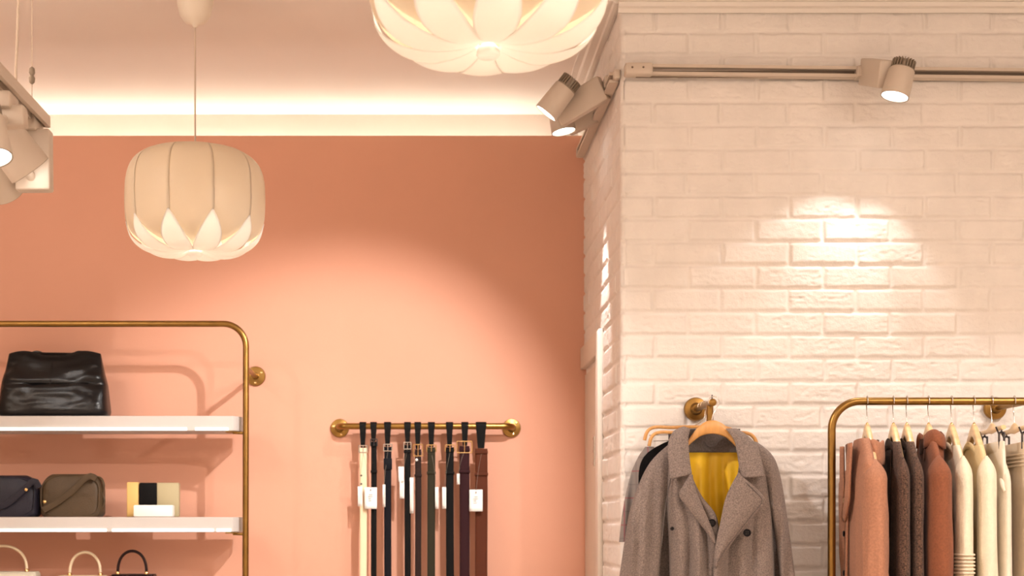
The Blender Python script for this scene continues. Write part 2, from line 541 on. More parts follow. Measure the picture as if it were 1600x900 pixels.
# ================================================================== PENDANTS
def pendant(x, y, zbot, label, rot, cordx=0):
    R, H = .222, .372 * .885
    zbot += .0214
    root = thing('pendant_lamp', (x, y, CEIL), label, 'lamp', None)
    top = zbot + H
    # meridian of the barrel: distance along s in 0..1 from bottom hub to top hub
    def barrel(s):
        pts = [(.012, .012), (.06, .004), (.12, .006), (.165, .022), (.200, .055), (.217, .105), (.222, .16), (.222, .22),
               (.217, .275), (.200, .318), (.165, .348), (.12, .362), (.06, .368), (.012, .360)]
        return pts
    mer = catmull(barrel(0), 61)
    mer[:, 1] *= .885
    N = 10
    pitch = 2 * PI / N

    def at(q):
        f = max(0, min(len(mer) - 1.001, q * (len(mer) - 1)))
        i0 = int(f)
        return mer[i0] * (1 - f + i0) + mer[i0 + 1] * (f - i0)

    def leafw(e):                                   # half angle of a petal at distance e from the hub, in pitches
        if e < .13:
            return .5
        return .5 * max(0, 1 - ((e - .13) / .255) ** 1.5)

    for k in range(N):
        th0 = rot + (k + .5) * pitch
        rows = []
        for i in range(81):
            q = .012 + .976 * i / 80
            r, z = at(q)
            w = (.5 - leafw(q) + .035) * pitch if q < .5 else .525 * pitch
            row = []
            for j in range(15):
                u = j / 7 - 1
                th = th0 + u * w
                lob = (.986 + .007 * u) * (1 - .045 * math.exp(-((q - .24) / .08) ** 2))
                row.append(Vector((x + r * lob * math.cos(th), y + r * lob * math.sin(th), zbot + z + .010 * math.exp(-((q - .15) / .10) ** 2))))
            rows.append(row)
        MB().grid(rows).build('shade_panel', M['lamp_cream'], root, thick=.0012)
    for k in range(N):
        th0 = rot + k * pitch
        for up in (0,):
            rows = []
            n = 40
            for i in range(n):
                e = .012 + (.384 - .012) * i / (n - 1)
                r, z = at(e)
                w = (leafw(e) + .012) * pitch
                flare = 1.0 + .026 * math.sin(PI * min(1, e / .36))
                row = []
                for j in range(13):
                    u = j / 6 - 1
                    th = th0 + u * w
                    rr = r * (flare - .008 * u * u * math.sin(PI * min(1, e / .384)))
                    zz = z - .010 * math.sin(PI * min(1, e / .34)) + .004 * u * u * math.sin(PI * min(1, e / .384))
                    if up:
                        zz = .372 - zz
                    row.append(Vector((x + rr * math.cos(th), y + rr * math.sin(th), zbot + zz)))
                rows.append(row)
            MB().grid(rows).build('petal', M['lamp_cream' if up else 'lamp_lit'], root, thick=.0012)
    MB().lathe([(.002, -.010), (.018, -.009), (.022, -.004), (.020, .006), (.012, .014)], (x, y, zbot - .004), n=28).build('bottom_hub', M['lamp_lit'], root)
    MB().lathe([(.014, -.01), (.02, -.006), (.02, .004), (.012, .012)], (x, y, top), n=28).build('top_hub', M['canopy'], root)
    MB().lathe([(.0195, 0), (.0195, -.05), (.016, -.058)], (x, y, top - .06), n=24).build('lamp_holder', M['canopy'], root)
    b = MB().lathe([(.011, 0), (.013, -.015), (.025, -.05), (.028, -.07), (.022, -.092), (.004, -.1)], (x, y, top - .118), n=24)
    b.build('bulb', M['bulb'], root)
    MB().tube([(x, y, top), (x, y, CEIL - .10)], .0028, 8).build('cord', M['cord'], root)
    MB().lathe([(.006, -.112), (.010, -.104), (.034, -.094), (.048, -.075), (.055, -.045), (.060, -.012), (.060, -.001)], (x, y, CEIL), n=36).build('canopy', M['canopy'], root)
    l = bpy.data.lights.new('pendant_glow', 'POINT')
    l.energy = 2.0
    l.color = (1, .86, .70)
    l.shadow_soft_size = .03
    lo = bpy.data.objects.new('pendant_glow', l)
    C.objects.link(lo)
    lo.location = (0, 0, top - .24 - CEIL)
    lo.parent = root
    return root


pendant(-.7215, 4.47, CAMZ + .832, 'whole cream petal pendant lamp hanging before the pink wall', math.radians(-90 - 12.7))
pendant(.118, 2.52, CAMZ + .822, 'large petal pendant lamp cut off by the top of the picture', math.radians(-90 + 3))


# ================================================================ SPOTLIGHTS
def frame_from(z, hint):
    z = Vector(z).normalized()
    x = (Vector(hint) - z * Vector(hint).dot(z)).normalized()
    y = z.cross(x)
    return Matrix((x, y, z)).transposed()


def spotlight(label, adapter, asize, b0, b1, bsize, bhint, hc, hd, R=.043, L=.115, group=None):
    """adapter block, gear box from b0 to b1, head with its lens centre at hc looking along hd"""
    adapter, b0, b1, hc = Vector(adapter), Vector(b0), Vector(b1), Vector(hc)
    hd = Vector(hd).normalized()
    root = thing('track_spotlight', adapter, label, 'spotlight', group)
    a = MB().box(adapter, asize, ch=.003)
    a.build('adapter', M['fixture'], root)
    Rm = frame_from(b1 - b0, bhint)
    MB().box((b0 + b1) / 2, (bsize[0], bsize[1], (b1 - b0).length), Rm, ch=.004).build('gear_box', M['fixture'], root)
    nb = MB()
    mid = hc - hd * (L * .55)
    end = b1 + (b0 - b1).normalized() * .022
    nb.tube([end, end.lerp(mid, .5), mid], .011, 14)
    nb.build('pivot', M['fixture'], root)
    h = MB().lathe([(R * .88, -L * .74), (R * .91, -L * .72), (R * .96, -L * .40), (R, -L * .04), (R, 0), (R * .93, 0), (R * .91, -.006)], hc, hd, 40, cap1=False)
    ho = h.build('head', M['fixture'], root)
    # finned heat sink behind the body
    fs = MB()
    fs.lathe([(R * .5, -L * 1.0), (R * .62, -L * .98), (R * .66, -L * .74)], hc, hd, 24)
    fs.lathe([(R * .80, -L * .78), (R * .86, -L * .74)], hc, hd, 32)
    U = hd.orthogonal().normalized()
    W = hd.cross(U)
    for k in range(22):
        an = 2 * PI * k / 22
        rad = U * math.cos(an) + W * math.sin(an)
        tan = hd.cross(rad)
        Rf = Matrix((rad, tan, hd)).transposed()
        fs.box(hc - hd * (L * .865) + rad * R * .62, (R * .42, .0028, L * .27), Rf)
    fs.build('heat_sink', M['fixture_dark'], root)
    MB().lathe([(R * .93, .0005), (R * .99, .001), (R * .99, -.004), (R * .93, -.004)], hc, hd, 40, False, False).build('bezel', M['fixture_dark'], ho)
    MB().lathe([(.001, -.005), (R * .92, -.005)], hc, hd, 36).build('lens', M['lens'], ho)
    return root


# tracks on the pier: along the front and along the flank
ZR = CAMZ + (VY - 110.5) / F * 4.505


def channel(name, p0, p1, out, label):
    """C-shaped lighting track from p0 to p1, its open slot facing 'out'"""
    p0, p1, out = Vector(p0), Vector(p1), Vector(out)
    root = thing(name, p0, label, 'lighting track')
    d = (p1 - p0).normalized()
    up = out.cross(d)
    if up.z < 0:
        up = -up
    h, t = .017, .030
    prof = [(-h, 0), (-h, t), (-h * .42, t), (-h * .42, t * .3), (h * .42, t * .3), (h * .42, t), (h, t), (h, 0)]
    MB().loft([[p + up * a + out * b for a, b in prof] for p in (p0, p1)]).build('channel', M['fixture'], root, smooth=False)
    MB().box((p0 + p1) / 2 + out * (t * .34), [max(abs(d[i]) * (p1 - p0).length, abs(up[i]) * h * .8, abs(out[i]) * .003) for i in range(3)]).build('conductor_strip', M['slot'], root, smooth=False)
    return root, d, up


ft, d, up = channel('lighting_track', (PX + .045, 4.517, ZR), (2.55, 4.517, ZR - .022), (0, -1, 0), 'cream lighting track running across the white brick face')
MB().box((PX + .052, 4.499, ZR), (.088, .040, .040), ch=.006).build('end_feed', M['fixture'], ft)
for dx in (.02, .055):
    MB().lathe([(.0035, 0), (.003, .002)], (PX + dx + .01, 4.479, ZR + .003), (0, -1, 0), 12).build('screw', M['slot'], ft)
st, d2, up2 = channel('lighting_track', (PX - .003, DF + .03, ZR - .005), (PX - .003, 5.52, ZR + .005), (-1, 0, 0), 'cream lighting track on the narrow flank of the brick pier')
MB().box((PX - .012, DF + .012, ZR - .003), (.022, .03, .03), ch=.004).build('corner_feed', M['fixture'], st)
MB().box((PX - .018, 5.525, ZR + .005), (.032, .02, .038), ch=.004).build('end_cap', M['fixture'], st)

# spot over the coats
hc = P(1398, 151, 4.33)
spotlight('cream track spotlight on the white brick face above the clothes rail',
          P(1352, 114, 4.495), (.062, .05, .034), P(1352, 112, 4.49), P(1383, 116, 4.345), (.040, .082), (1, 0, 0),
          hc, (-.27, -.03, -.96))
# two spots on the flank
spotlight('cream track spotlight on the pier flank, upper of the two, its finned end up',
          P(951, 131, 4.70), (.034, .07, .036), P(944, 137, 4.70), P(872, 180, 4.78), (.045, .085), (0, 1, 0),
          P(853, 177, 4.70), (-.62, .12, -.78), R=.042, L=.14)
spotlight('cream track spotlight on the pier flank, lower of the two, showing its lit lens',
          P(937, 172, 5.02), (.034, .07, .036), P(930, 176, 5.02), P(886, 196, 5.06), (.04, .075), (0, 1, 0),
          P(881, 206, 4.93), (.18, -.05, -.98), R=.043, L=.115)

# hanging track at the left
tr = thing('suspended_track', P(75, 190, 3.3), 'cream lighting track hung on wires at the left edge', 'lighting track')
e1 = P(66, 190, 3.3)
e0 = Vector((e1.x, 2.0, e1.z))
hs = .017
prof = [(-hs, -.012), (-hs, .014), (hs, .014), (hs, -.012), (hs * .45, -.012), (hs * .45, .002), (-hs * .45, .002), (-hs * .45, -.012)]
MB().loft([[Vector((e.x + a, e.y, e.z + b)) for a, b in prof] for e in (e0, e1)]).build('channel', M['fixture'], tr, smooth=False)
MB().box(e1 + Vector((0, .004, .001)), (.036, .008, .028), ch=.002).build('end_cap', M['fixture'], tr)
w = P(50, 175, 3.24)
sw = MB().tube([w, (w.x, w.y, CEIL)], .0012, 6)
sw.build('suspension_wire', M['cord'], tr)
wa = CAMZ + (VY - 118) / F * 3.24
MB().lathe([(.002, -.02), (.006, -.016), (.007, -.006), (.004, 0), (.007, .006), (.006, .016), (.002, .02)], (w.x, w.y, wa), n=14).build('wire_gripper', M['fixture_dark'], tr)
MB().box((w.x, w.y, e1.z + .02), (.012, .016, .016), ch=.003).build('wire_mount', M['fixture'], tr)
q0 = P(25, 145, 3.12)
MB().tube([q0, P(25, 100, 3.12), P(27, 60, 3.12), (q0.x + .012, q0.y, CEIL)], .0032, 8, smooth=14).build('power_cord', M['cord'], tr)

spotlight('cream spotlight at the far end of the hung track, tall gear box behind its head',
          P(50, 196, 3.27), (.034, .07, .034), P(53, 204, 3.27), P(54, 299, 3.27), (.080, .040), (1, 0, 0),
          P(47, 266, 3.17), (.52, .42, -.74), R=.050, L=.135)
spotlight('cream spotlight on the hung track cut by the left edge, glowing lens low',
          P(10, 161, 3.0), (.034, .07, .034), P(11, 168, 3.0), P(13, 200, 3.0), (.078, .040), (1, 0, 0),
          P(-12, 247, 2.90), (.22, -.22, -.95), R=.042, L=.12)
spotlight('cream spotlight low under the hung track, turned away toward the wall',
          P(20, 182, 3.20), (.034, .05, .034), P(13, 190, 3.25), P(12, 262, 3.25), (.036, .03), (1, 0, 0),
          P(10, 297, 3.33), (.20, .80, -.54), R=.048, L=.125)


# ================================================================= BAG RACK
s_r = 418.0
YF = F / s_r                       # plane of the brass frame
rk = thing('display_rack', P(180, 1170, YF), 'brass tube rack with white lit shelves of handbags on the pink wall', 'shelf rack')


def round_path(pts, r, n=8):
    out = [Vector(pts[0])]
    for i in range(1, len(pts) - 1):
        p, a, b = Vector(pts[i]), Vector(pts[i - 1]), Vector(pts[i + 1])
        u, w = (a - p).normalized(), (b - p).normalized()
        c = p + (u + w) * r
        for k in range(n + 1):
            an = k / n * PI / 2
            out.append(c - w * r * math.cos(an) - u * r * math.sin(an))
    out.append(Vector(pts[-1]))
    return out


xr_ = (384.5 - VX) / s_r
xl_ = xr_ - 1.62
zt_ = CAMZ + (VY - 506) / s_r
zb_ = .30
MB().tube(round_path([(xr_ - .004, YF, zb_), (xr_, YF, zt_), (xl_, YF, zt_), (xl_, YF, zb_)], .085), .0118, 14).build('frame', M['brass'], rk)
for zz in (CAMZ + (VY - 588) / F * DB, .62):
    for x in (xr_, xl_):
        dx = 0
        MB().tube([(x, YF, zz), (x + dx * .2, YF + .12, zz), (x + dx, DB - .01, zz)], .009, 12).build('wall_arm', M['brass'], rk)
        fl = MB().lathe([(.011, .03), (.014, .012), (.037, .010), (.039, .006), (.039, .001)], (x + dx, DB, zz), (0, -1, 0), 32)
        fo = fl.build('wall_flange', M['brass'], rk)
        sw = MB()
        for k in range(3):
            an = 2 * PI * k / 3 + .5
            sw.lathe([(.0055, 0), (.0045, .003), (.001, .004)], (x + dx + .027 * math.cos(an), DB - .010, zz + .027 * math.sin(an)), (0, -1, 0), 12)
        sw.build('screw', M['gold'], fo)
shelf_z = []
for k, py in enumerate((650, 808, 966)):
    ztop = CAMZ + (VY - py) / s_r
    shelf_z.append(ztop)
    x1, x0 = xr_ - .020, xl_ + .020
    y0, y1 = YF - .004, YF + .195
    th = .056
    cut = .035
    ol = [(x0, y1), (x0, y0 + cut), (x0 + cut * .8, y0), (x1 - cut * .8, y0), (x1, y0 + cut), (x1, y1)]
    rings = []
    for z, ins in ((ztop - th, .002), (ztop - th + .002, 0), (ztop - .002, 0), (ztop, .002)):
        cx, cy = (x0 + x1) / 2, (y0 + y1) / 2
        rings.append([Vector((x - math.copysign(ins, x - cx), y - math.copysign(ins, y - cy), z)) for x, y in ol])
    sh = MB().loft(rings).build('shelf', M['shelf'], rk, smooth=False)
    ls = MB()
    segs = ((x0 + .03, x1 - .20), (x1 - .17, x1 - .045)) if k == 0 else ((x0 + .03, x1 - .50), (x1 - .48, x1 - .10), (x1 - .09, x1 - .035))
    for a, b in segs:
        ls.box(((a + b) / 2, y0 - .002, ztop - th + .007), (b - a, .006, .011), ch=.002)
    ls.build('light_strip', M['shelf_led'], sh)
    bk = MB().tube([(xr_, YF, ztop - th - .008), (xr_ - .05, YF + .006, ztop - th - .006)], .0055, 10)
    bk.box((xr_ - .055, YF + .03, ztop - th - .003), (.045, .07, .005), ch=.002)
    bk.tube([(xl_, YF, ztop - th - .008), (xl_ + .05, YF + .006, ztop - th - .006)], .0055, 10)
    bk.build('bracket', M['brass'], rk)


def sup(cx, cy, z, a, b, e=.5, n=48, fy=None):
    out = []
    for j in range(n):
        an = 2 * PI * j / n
        c, s = math.cos(an), math.sin(an)
        out.append(Vector((cx + a * math.copysign(abs(c)**e, c), cy + b * math.copysign(abs(s)**e, s), z)))
    return out


# --- black tote on the upper shelf
YB = YF + .100
sB = F / YB
z0 = shelf_z[0]
cx = (86 - VX) / sB
z0 += .0015
tote = thing('handbag', (cx, YB, z0), 'large black leather tote standing on the upper shelf', 'handbag')
zs = [0, .004, .02, .05, .09, .125, .16, .20, .235, .243]
ws = [.190, .203, .209, .206, .202, .199, .190, .182, .176, .174]
ds = [.070, .078, .082, .080, .074, .064, .052, .036, .018, .012]
rings = []
NZ = 44
for i in range(NZ):
    z = .243 * i / (NZ - 1)
    a, b = np.interp(z, zs, ws), np.interp(z, zs, ds)
    ring = []
    for j in range(110):
        an = 2 * PI * j / 110
        c, s = math.cos(an), math.sin(an)
        x = a * math.copysign(abs(c)**.42, c)
        y = b * math.copysign(abs(s)**.55, s)
        wr = .006 * float(fbm(np.array([x * 9 + z * 8 + 3]), np.array([z * 17 - x * 5]), 61, 3)[0]) * min(1, z / .05) * min(1, (.25 - z) / .05)
        dip = -.006 * math.exp(-(x / .012)**2) - .007 * math.exp(-((z - .125) / .010)**2)
        f = -1 if s < 0 else .4
        zz = z + (-.010 * math.cos(x / .174 * PI * 1.5) * (z / .243)**6)
        ring.append(Vector((cx + x, YB + y + f * (wr * 2.4 + dip) * abs(s)**.5, z0 + zz)))
    rings.append(ring)
MB().loft(rings).build('body', M['black_leather'], tote)
sm = MB()
sm.tube([(cx - .003, YB - np.interp(z, zs, ds) + .004, z0 + z) for z in np.linspace(.01, .235, 14)], .0028, 8)
sm.tube([(cx + x, YB - .066 * (1 - abs(x / .2)**6) + .006, z0 + .128) for x in np.linspace(-.19, .19, 24)], .0025, 8)
sm.build('seam', M['black_leather'], tote)
for dx in (-.069, .095):
    h = MB().tube([(cx + dx - .030, YB - .004, z0 + .215), (cx + dx - .020, YB - .002, z0 + .240), (cx + dx, YB, z0 + .247), (cx + dx + .020, YB - .002, z0 + .240), (cx + dx + .030, YB - .004, z0 + .215)], 1, 12, 18, flat=(.005, .008, (0, 0, 1)))
    h.build('handle', M['black_leather'], tote)

# --- two crossbody bags on the second shelf


def crossbody(pl, pr, ptop, material, label, strap, chain):
    z0 = shelf_z[1] + .0015
    Yc = YF + .11
    s = F / Yc
    xl, xr = (pl - VX) / s, (pr - VX) / s
    cx, a = (xl + xr) / 2, (xr - xl) / 2
    H = CAMZ + (VY - ptop) / s - z0
    root = thing('shoulder_bag', (cx, Yc, z0), label, 'handbag', None)
    rings = []
    n = 34
    for i in range(n):
        t = i / (n - 1)
        z = H * t
        k = 1.0
        if t < .1:
            k = 1 - .10 * (1 - t / .1)**2
        if t > .55:
            q = (t - .55) / .45
            k = math.sqrt(max(.0, 1 - (q * .80)**2.6))
        b = .055 * (1 - .35 * t**3) * (1 if t < .93 else 1 - ((t - .93) / .07)**2 * .5)
        ring = []
        for j in range(80):
            an = 2 * PI * j / 80
            c, si = math.cos(an), math.sin(an)
            x = a * k * math.copysign(abs(c)**.35, c)
            y = b * math.copysign(abs(si)**.6, si)
            wr = .006 * float(fbm(np.array([x * 14 + pl]), np.array([z * 16]), 71, 3)[0]) * math.sin(PI * t)
            ring.append(Vector((cx + x, Yc + y - abs(si) * wr * (1 if si < 0 else -1), z0 + z)))
        rings.append(ring)
    MB().loft(rings).build('body', material, root)
    # raised piping round the front face
    pp = []
    for j in range(64):
        an = 2 * PI * j / 64
        c, si = math.cos(an), math.sin(an)
        x = a * .93 * math.copysign(abs(c)**.42, c)
        zz = H * .49 + H * .45 * math.copysign(abs(si)**.5, si)
        t = zz / H
        if t > .6:
            x *= math.sqrt(max(.02, 1 - ((t - .55) / .45 * .72)**2.6))
        pp.append((cx + x, Yc - .055 * (1 - .35 * t**3) * .93, z0 + zz))
    pp.append(pp[0])
    MB().tube(pp, .003, 8).build('piping', material, root)
    sp = [Vector(P(px, py, Yc - .062)) for px, py in strap]
    MB().tube(sp, 1, 10, 22, flat=(.012, .003, (0, -1, 0))).build('strap', material, root)
    st = MB()
    for px, py in chain:
        c = P(px, py, Yc - .068)
        st.lathe([(.006, 0), (.006, .004), (.003, .006)], c, (0, -1, 0), 16)
    st.build('stud', M['gold'], root)
    return root, Yc


crossbody(-62, 64, 743, M['navy_leather'], 'navy leather shoulder bag at the left end of the second shelf', [(-20, 795), (10, 788), (30, 772), (55, 752), (61, 762)], [(41, 765)])
ob, Yc = crossbody(66, 163, 741, M['olive_leather'], 'olive brown leather shoulder bag on the second shelf beside the navy one', [(68, 797), (85, 788), (110, 770), (142, 744), (150, 748)], [(70, 784)])
MB().tube([P(146, 745, Yc), P(158, 748, Yc - .02), P(162, 758, Yc - .03), P(160, 770, Yc - .02), P(163, 782, Yc - .02), P(158, 800, Yc - .02)], .005, 8, 24).build('loose_strap', M['olive_leather'], ob)

# --- little boxes on the second shelf
zs2 = shelf_z[1] + .001


def card(name, px0, px1, ptop, Y, d, m, label, cat):
    s = F / Y
    x0, x1 = (px0 - VX) / s, (px1 - VX) / s
    h = CAMZ + (VY - ptop) / s - zs2
    root = thing(name, ((x0 + x1) / 2, Y, zs2), label, cat, None)
    MB().box(((x0 + x1) / 2, Y + d / 2, zs2 + h / 2 + .0005), (x1 - x0, d, h), ch=.0025).build('sleeve', m, root)
    MB().box(((x0 + x1) / 2, Y + d / 2, zs2 + h + .001), (x1 - x0 - .006, d - .006, .002)).build('top_flap', m, root)
    return root


card('gift_box', 198, 216.5, 754, YF + .10, .035, M['box_yellow'], 'upright ochre box standing left of the black one', 'box')
card('gift_box', 217.5, 244, 755, YF + .095, .035, M['box_black'], 'upright black box between the ochre and sage boxes', 'box')
card('gift_box', 245, 279, 755, YF + .10, .035, M['box_sage'], 'upright sage grey box standing right of the black one', 'box')
card('card_box', 208.5, 269, 790, YF + .01, .05, M['box_white'], 'low white box lying in front of the upright boxes', 'box')

# --- three top-handle bags on the lowest shelf


def handle_bag(px0, px1, ptop, arch, m, mh, label):
    z0 = shelf_z[2] + .0015
    Yc = YF + .12
    s = F / Yc
    x0, x1 = (px0 - VX) / s, (px1 - VX) / s
    ztop = CAMZ + (VY - ptop) / s
    cx, a = (x0 + x1) / 2, (x1 - x0) / 2
    root = thing('top_handle_bag', (cx, Yc, z0), label, 'handbag', None)
    H = ztop - z0
    rings = [sup(cx, Yc, z0 + H * t, a * (1.06 - .06 * t) * (1 if .02 < t < .985 else .97), .052 - .012 * t, .22) for t in (0, .02, .2, .4, .6, .8, .96, .985, 1)]
    MB().loft(rings).build('body', m, root)
    G = [[(cx + u * a * .99, Yc - .054 - .006 * math.sin(PI * v) + (.05 if v == 0 else 0) * 0, ztop - .004 - v * H * .5 - (.012 * (1 - u * u) if v == 1 else 0)) for u in np.linspace(-1, 1, 21)] for v in np.linspace(0, 1, 9)]
    MB().grid(G).build('flap', m, root, thick=.004)
    (ax0, ax1, apy) = arch
    hx0, hx1 = (ax0 - VX) / s, (ax1 - VX) / s
    hz = CAMZ + (VY - apy) / s
    c, r = (hx0 + hx1) / 2, (hx1 - hx0) / 2
    zb = ztop - .002
    pts = [(c - r * math.cos(PI * t), Yc, zb + (hz - zb) * math.sin(PI * t)**.75) for t in np.linspace(0, 1, 31)]
    MB().tube(pts, .0055, 12).build('handle', mh, root)
    rg = MB()
    for hx in (hx0, hx1):
        rg.lathe([(.008, -.004), (.009, 0), (.008, .008), (.004, .012)], (hx, Yc, ztop), n=16)
    rg.build('handle_ring', M['gold'], root)
    return root


handle_bag(-70, 60, 893, (-32, 42, 853), M['pale_leather'], M['cream_leather'], 'pale olive top handle bag at the left end of the lowest shelf')
handle_bag(93, 166, 899, (109, 157, 863), M['cream_leather'], M['cream_leather'], 'cream top handle bag between the pale olive and burgundy bags')
handle_bag(176, 243, 897, (184, 229, 861), M['burgundy_leather'], M['burgundy_leather'], 'dark burgundy top handle bag at the right on the lowest shelf')

# ================================================================= BELT RAIL
YBR = DB - .075
sb = F / YBR
zb = CAMZ + (VY - 666) / sb
br = thing('belt_rail', ((660 - VX) / sb, DB, zb), 'short brass wall rail with round end flanges holding belts', 'rail')
xa, xb = (531 - VX) / F * DB, (799 - VX) / F * DB
MB().tube(round_path([(xa, DB - .012, zb), (xa, YBR, zb), (xb, YBR, zb), (xb, DB - .012, zb)], .035), .0125, 14).build('bar', M['bar_brass'], br)
for x in (xa, xb):
    f = MB().lathe([(.013, .032), (.017, .014), (.035, .011), (.037, .006), (.037, .001)], (x, DB, zb - .003), (0, -1, 0), 32).build('wall_flange', M['bar_brass'], br)
    sw = MB()
    for k in range(3):
        an = 2 * PI * k / 3 + .8
        sw.lathe([(.0055, 0), (.0045, .003), (.001, .004)], (x + .026 * math.cos(an), DB - .011, zb - .003 + .026 * math.sin(an)), (0, -1, 0), 12)
    sw.build('screw', M['gold'], f)

BELTS = [  # loop x0,x1, strap x0,x1, strap top y, material, keeper y, buckle, tags, label
    (561.5, 572, 562, 573, 700, 'belt_cream', None, 'steel', [(559, 566, 760, 791), (569.5, 589, 761.5, 795)], 'cream leather belt at the left end of the belt rail'),
    (578.5, 588.5, 580, 588.5, 690, 'belt_black', 737, 'dark_metal', [], 'narrow black belt right of the cream belt'),
    (600, 611, 600.5, 611.5, 698, 'belt_blue_black', 725, 'steel', [(598, 602, 757, 792)], 'blue black belt with a long keeper, third from the left flange'),
    (631.5, 642, 632, 641.5, 695, 'belt_black', 706, 'steel', [(622.5, 631, 729, 753), (624.5, 631.5, 750, 779)], 'black belt with twisted white tag beside its buckle'),
    (647.5, 658, 648.5, 658, 702, 'belt_brown', 743, 'gold', [(640.5, 646, 746, 802)], 'dark brown belt with square brass buckle and pale stud'),
    (668.5, 679.5, 668, 680, 699, 'belt_olive', 739, 'gold', [(680, 685, 761, 795)], 'dark olive belt in the middle of the belt rail'),
    (697, 708, 697, 709, 699, 'belt_black', 739, 'gold', [(691, 697, 761, 795)], 'wide black belt with narrow white tag at its left, right of the olive belt'),
    (721, 732, 718, 733.5, 697, 'belt_burgundy', 737, 'gold', [(714, 718, 740, 757)], 'dark burgundy belt with brass buckle, second from the right'),
    (743.5, 760, 742.5, 761.5, 701, 'belt_rust', 741, None, [(733.5, 754, 765, 799)], 'broad rust brown belt at the right end of the belt rail'),
]
for bi, (l0, l1, s0, s1, sy, mk, ky, bk, tags, lab) in enumerate(BELTS):
    Yf = YBR - .014
    xs = (s0 + s1) / 2
    xc = P(xs, 800, Yf).x
    root = thing('belt', (xc, YBR, zb), lab, 'belt', 'belts on the belt rail')
    sc_ = F / Yf
    w = (s1 - s0) / 2 / sc_
    lx, lw = P((l0 + l1) / 2, 700, Yf).x, (l1 - l0) / 2 / sc_
    ztop = CAMZ + (VY - sy) / sc_
    # hanging loop over the bar, narrowing to the buckle
    R = .0158
    rings = []
    pth = [(-1, -.5)] + [(R * math.cos(a), R * math.sin(a)) for a in np.linspace(PI * 1.0, 0, 15)]
    zl = ztop + .002 - zb
    path = [(YBR - .012, zl), (YBR - .0145, -.02)] + [(YBR - R * math.cos(a), R * math.sin(a)) for a in np.linspace(0, PI, 15)] + [(YBR + .013, -.02), (YBR - .004, zl)]
    wid = [.62, .85] + [1.0] * 15 + [.85, .62]
    rings = []
    for k, (y, z) in enumerate(path):
        y0_, z0_ = path[max(k - 1, 0)]
        y1_, z1_ = path[min(k + 1, len(path) - 1)]
        t = Vector((0, y1_ - y0_, z1_ - z0_)).normalized()
        nrm = Vector((0, -t.z, t.y)) * .0012
        q = lw * wid[k]
        c0 = Vector((lx, y, zb + z))
        rings.append([c0 + Vector((-q, 0, 0)) - nrm, c0 + Vector((q, 0, 0)) - nrm, c0 + Vector((q, 0, 0)) + nrm, c0 + Vector((-q, 0, 0)) + nrm])
    MB().loft(rings).build('hanging_loop', M['belt_black'], root, angle=40)
    # buckle
    if bk:
        bb = MB()
        bw, bh = w * 1.18, .013
        zc = ztop - .004
        wide = bk == 'gold' and bi in (4, 7)
        if wide:
            bw, bh = w * 1.5, .022
        pts = [(xc + bw * a, Yf - .006, zc + bh * b) for a, b in ((-1, -1), (1, -1), (1, 1), (-1, 1))]
        for a in range(4):
            bb.tube([pts[a], pts[(a + 1) % 4]], .0022, 8)
        bb.tube([(xc, Yf - .009, zc - bh), (xc, Yf - .009, zc + bh)], .0016, 8)
        bb.build('buckle', M[bk], root)
    # strap: front run and the tail behind
    G = []
    zend = .62 + .03 * math.sin(bi * 2.3)
    n = 40
    for i in range(n):
        z = ztop + (zend - ztop) * i / (n - 1)
        sway = .0007 * math.sin(bi * 1.7 + i * .17) * min(1, i / 6)
        cup = [(xc + sway + w * u, Yf - .0035 + .0012 * u * u + .002 * math.sin(i * .08 + bi), z) for u in (-1, -.6, 0, .6, 1)]
        G.append(cup)
    MB().grid(G).build('strap', M[mk], root, thick=.0034)
    if ky:
        zk = CAMZ + (VY - ky) / sc_
        kk = MB()
        long = .022 if bi == 2 else .0055
        kk.box((xc, Yf - .004, zk), (2 * w + .005, .012, 2 * long), ch=.0015)
        kk.build('keeper', M[mk], root)
        if bi not in (2, 3):
            MB().box((xc, Yf - .004, ztop - .014), (2 * w + .003, .010, .012), ch=.0015).build('keeper', M[mk], root)
    if bi == 4:
        MB().lathe([(.0055, 0), (.005, .002), (.002, .0035)], P(651, 718.5, Yf - .006), (0, -1, 0), 14).build('stud', M['tag'], root)
    if bi == 0:
        hl = MB()
        for yy in (743, 756):
            hl.lathe([(.004, 0), (.003, .002)], P(564.5, yy, Yf - .005), (0, -1, 0), 12)
        hl.build('eyelet', M['dark_metal'], root)
    for ti, (t0, t1, u0, u1) in enumerate(tags):
        Yt = Yf - .022 - .004 * ti
        a, b = P(t0, u0, Yt), P(t1, u1, Yt)
        tw = abs(b.x - a.x)
        G = [[(a.x + tw * u, Yt - .001 + (.006 * math.sin(u * 3 + v * 2)), a.z + (b.z - a.z) * v) for u in np.linspace(0, 1, 5)] for v in np.linspace(0, 1, 7)]
        tg = MB().grid(G).build('price_tag', M['tag'], root, thick=.0008)
        cd = MB().tube([((a.x + b.x) / 2, Yt - .001, a.z - .004), ((a.x + b.x) / 2 * .5 + xc * .5, Yf - .010, (a.z + ztop) / 2), (xc, Yf - .006, ztop - .02)], .0004, 6, 10)
        cd.build('tag_string', M['fixture_dark'], tg)
        if tw > .03:
            ik = MB()
            cxm = (a.x + b.x) / 2
            ik.lathe([(.0032, 0), (.0026, .0012)], (cxm, Yt - .0035 + .004, a.z - .010), (0, -1, 0), 12)
            for r_, (ln, off) in enumerate(((.014, 0), (.022, 0), (.010, -.004), (.018, 0), (.008, .003))):
                ik.box((cxm + off, Yt + .0005, a.z - .028 - r_ * .008), (ln, .0012, .0022))
            ik.build('small_print', M['ink'], tg)

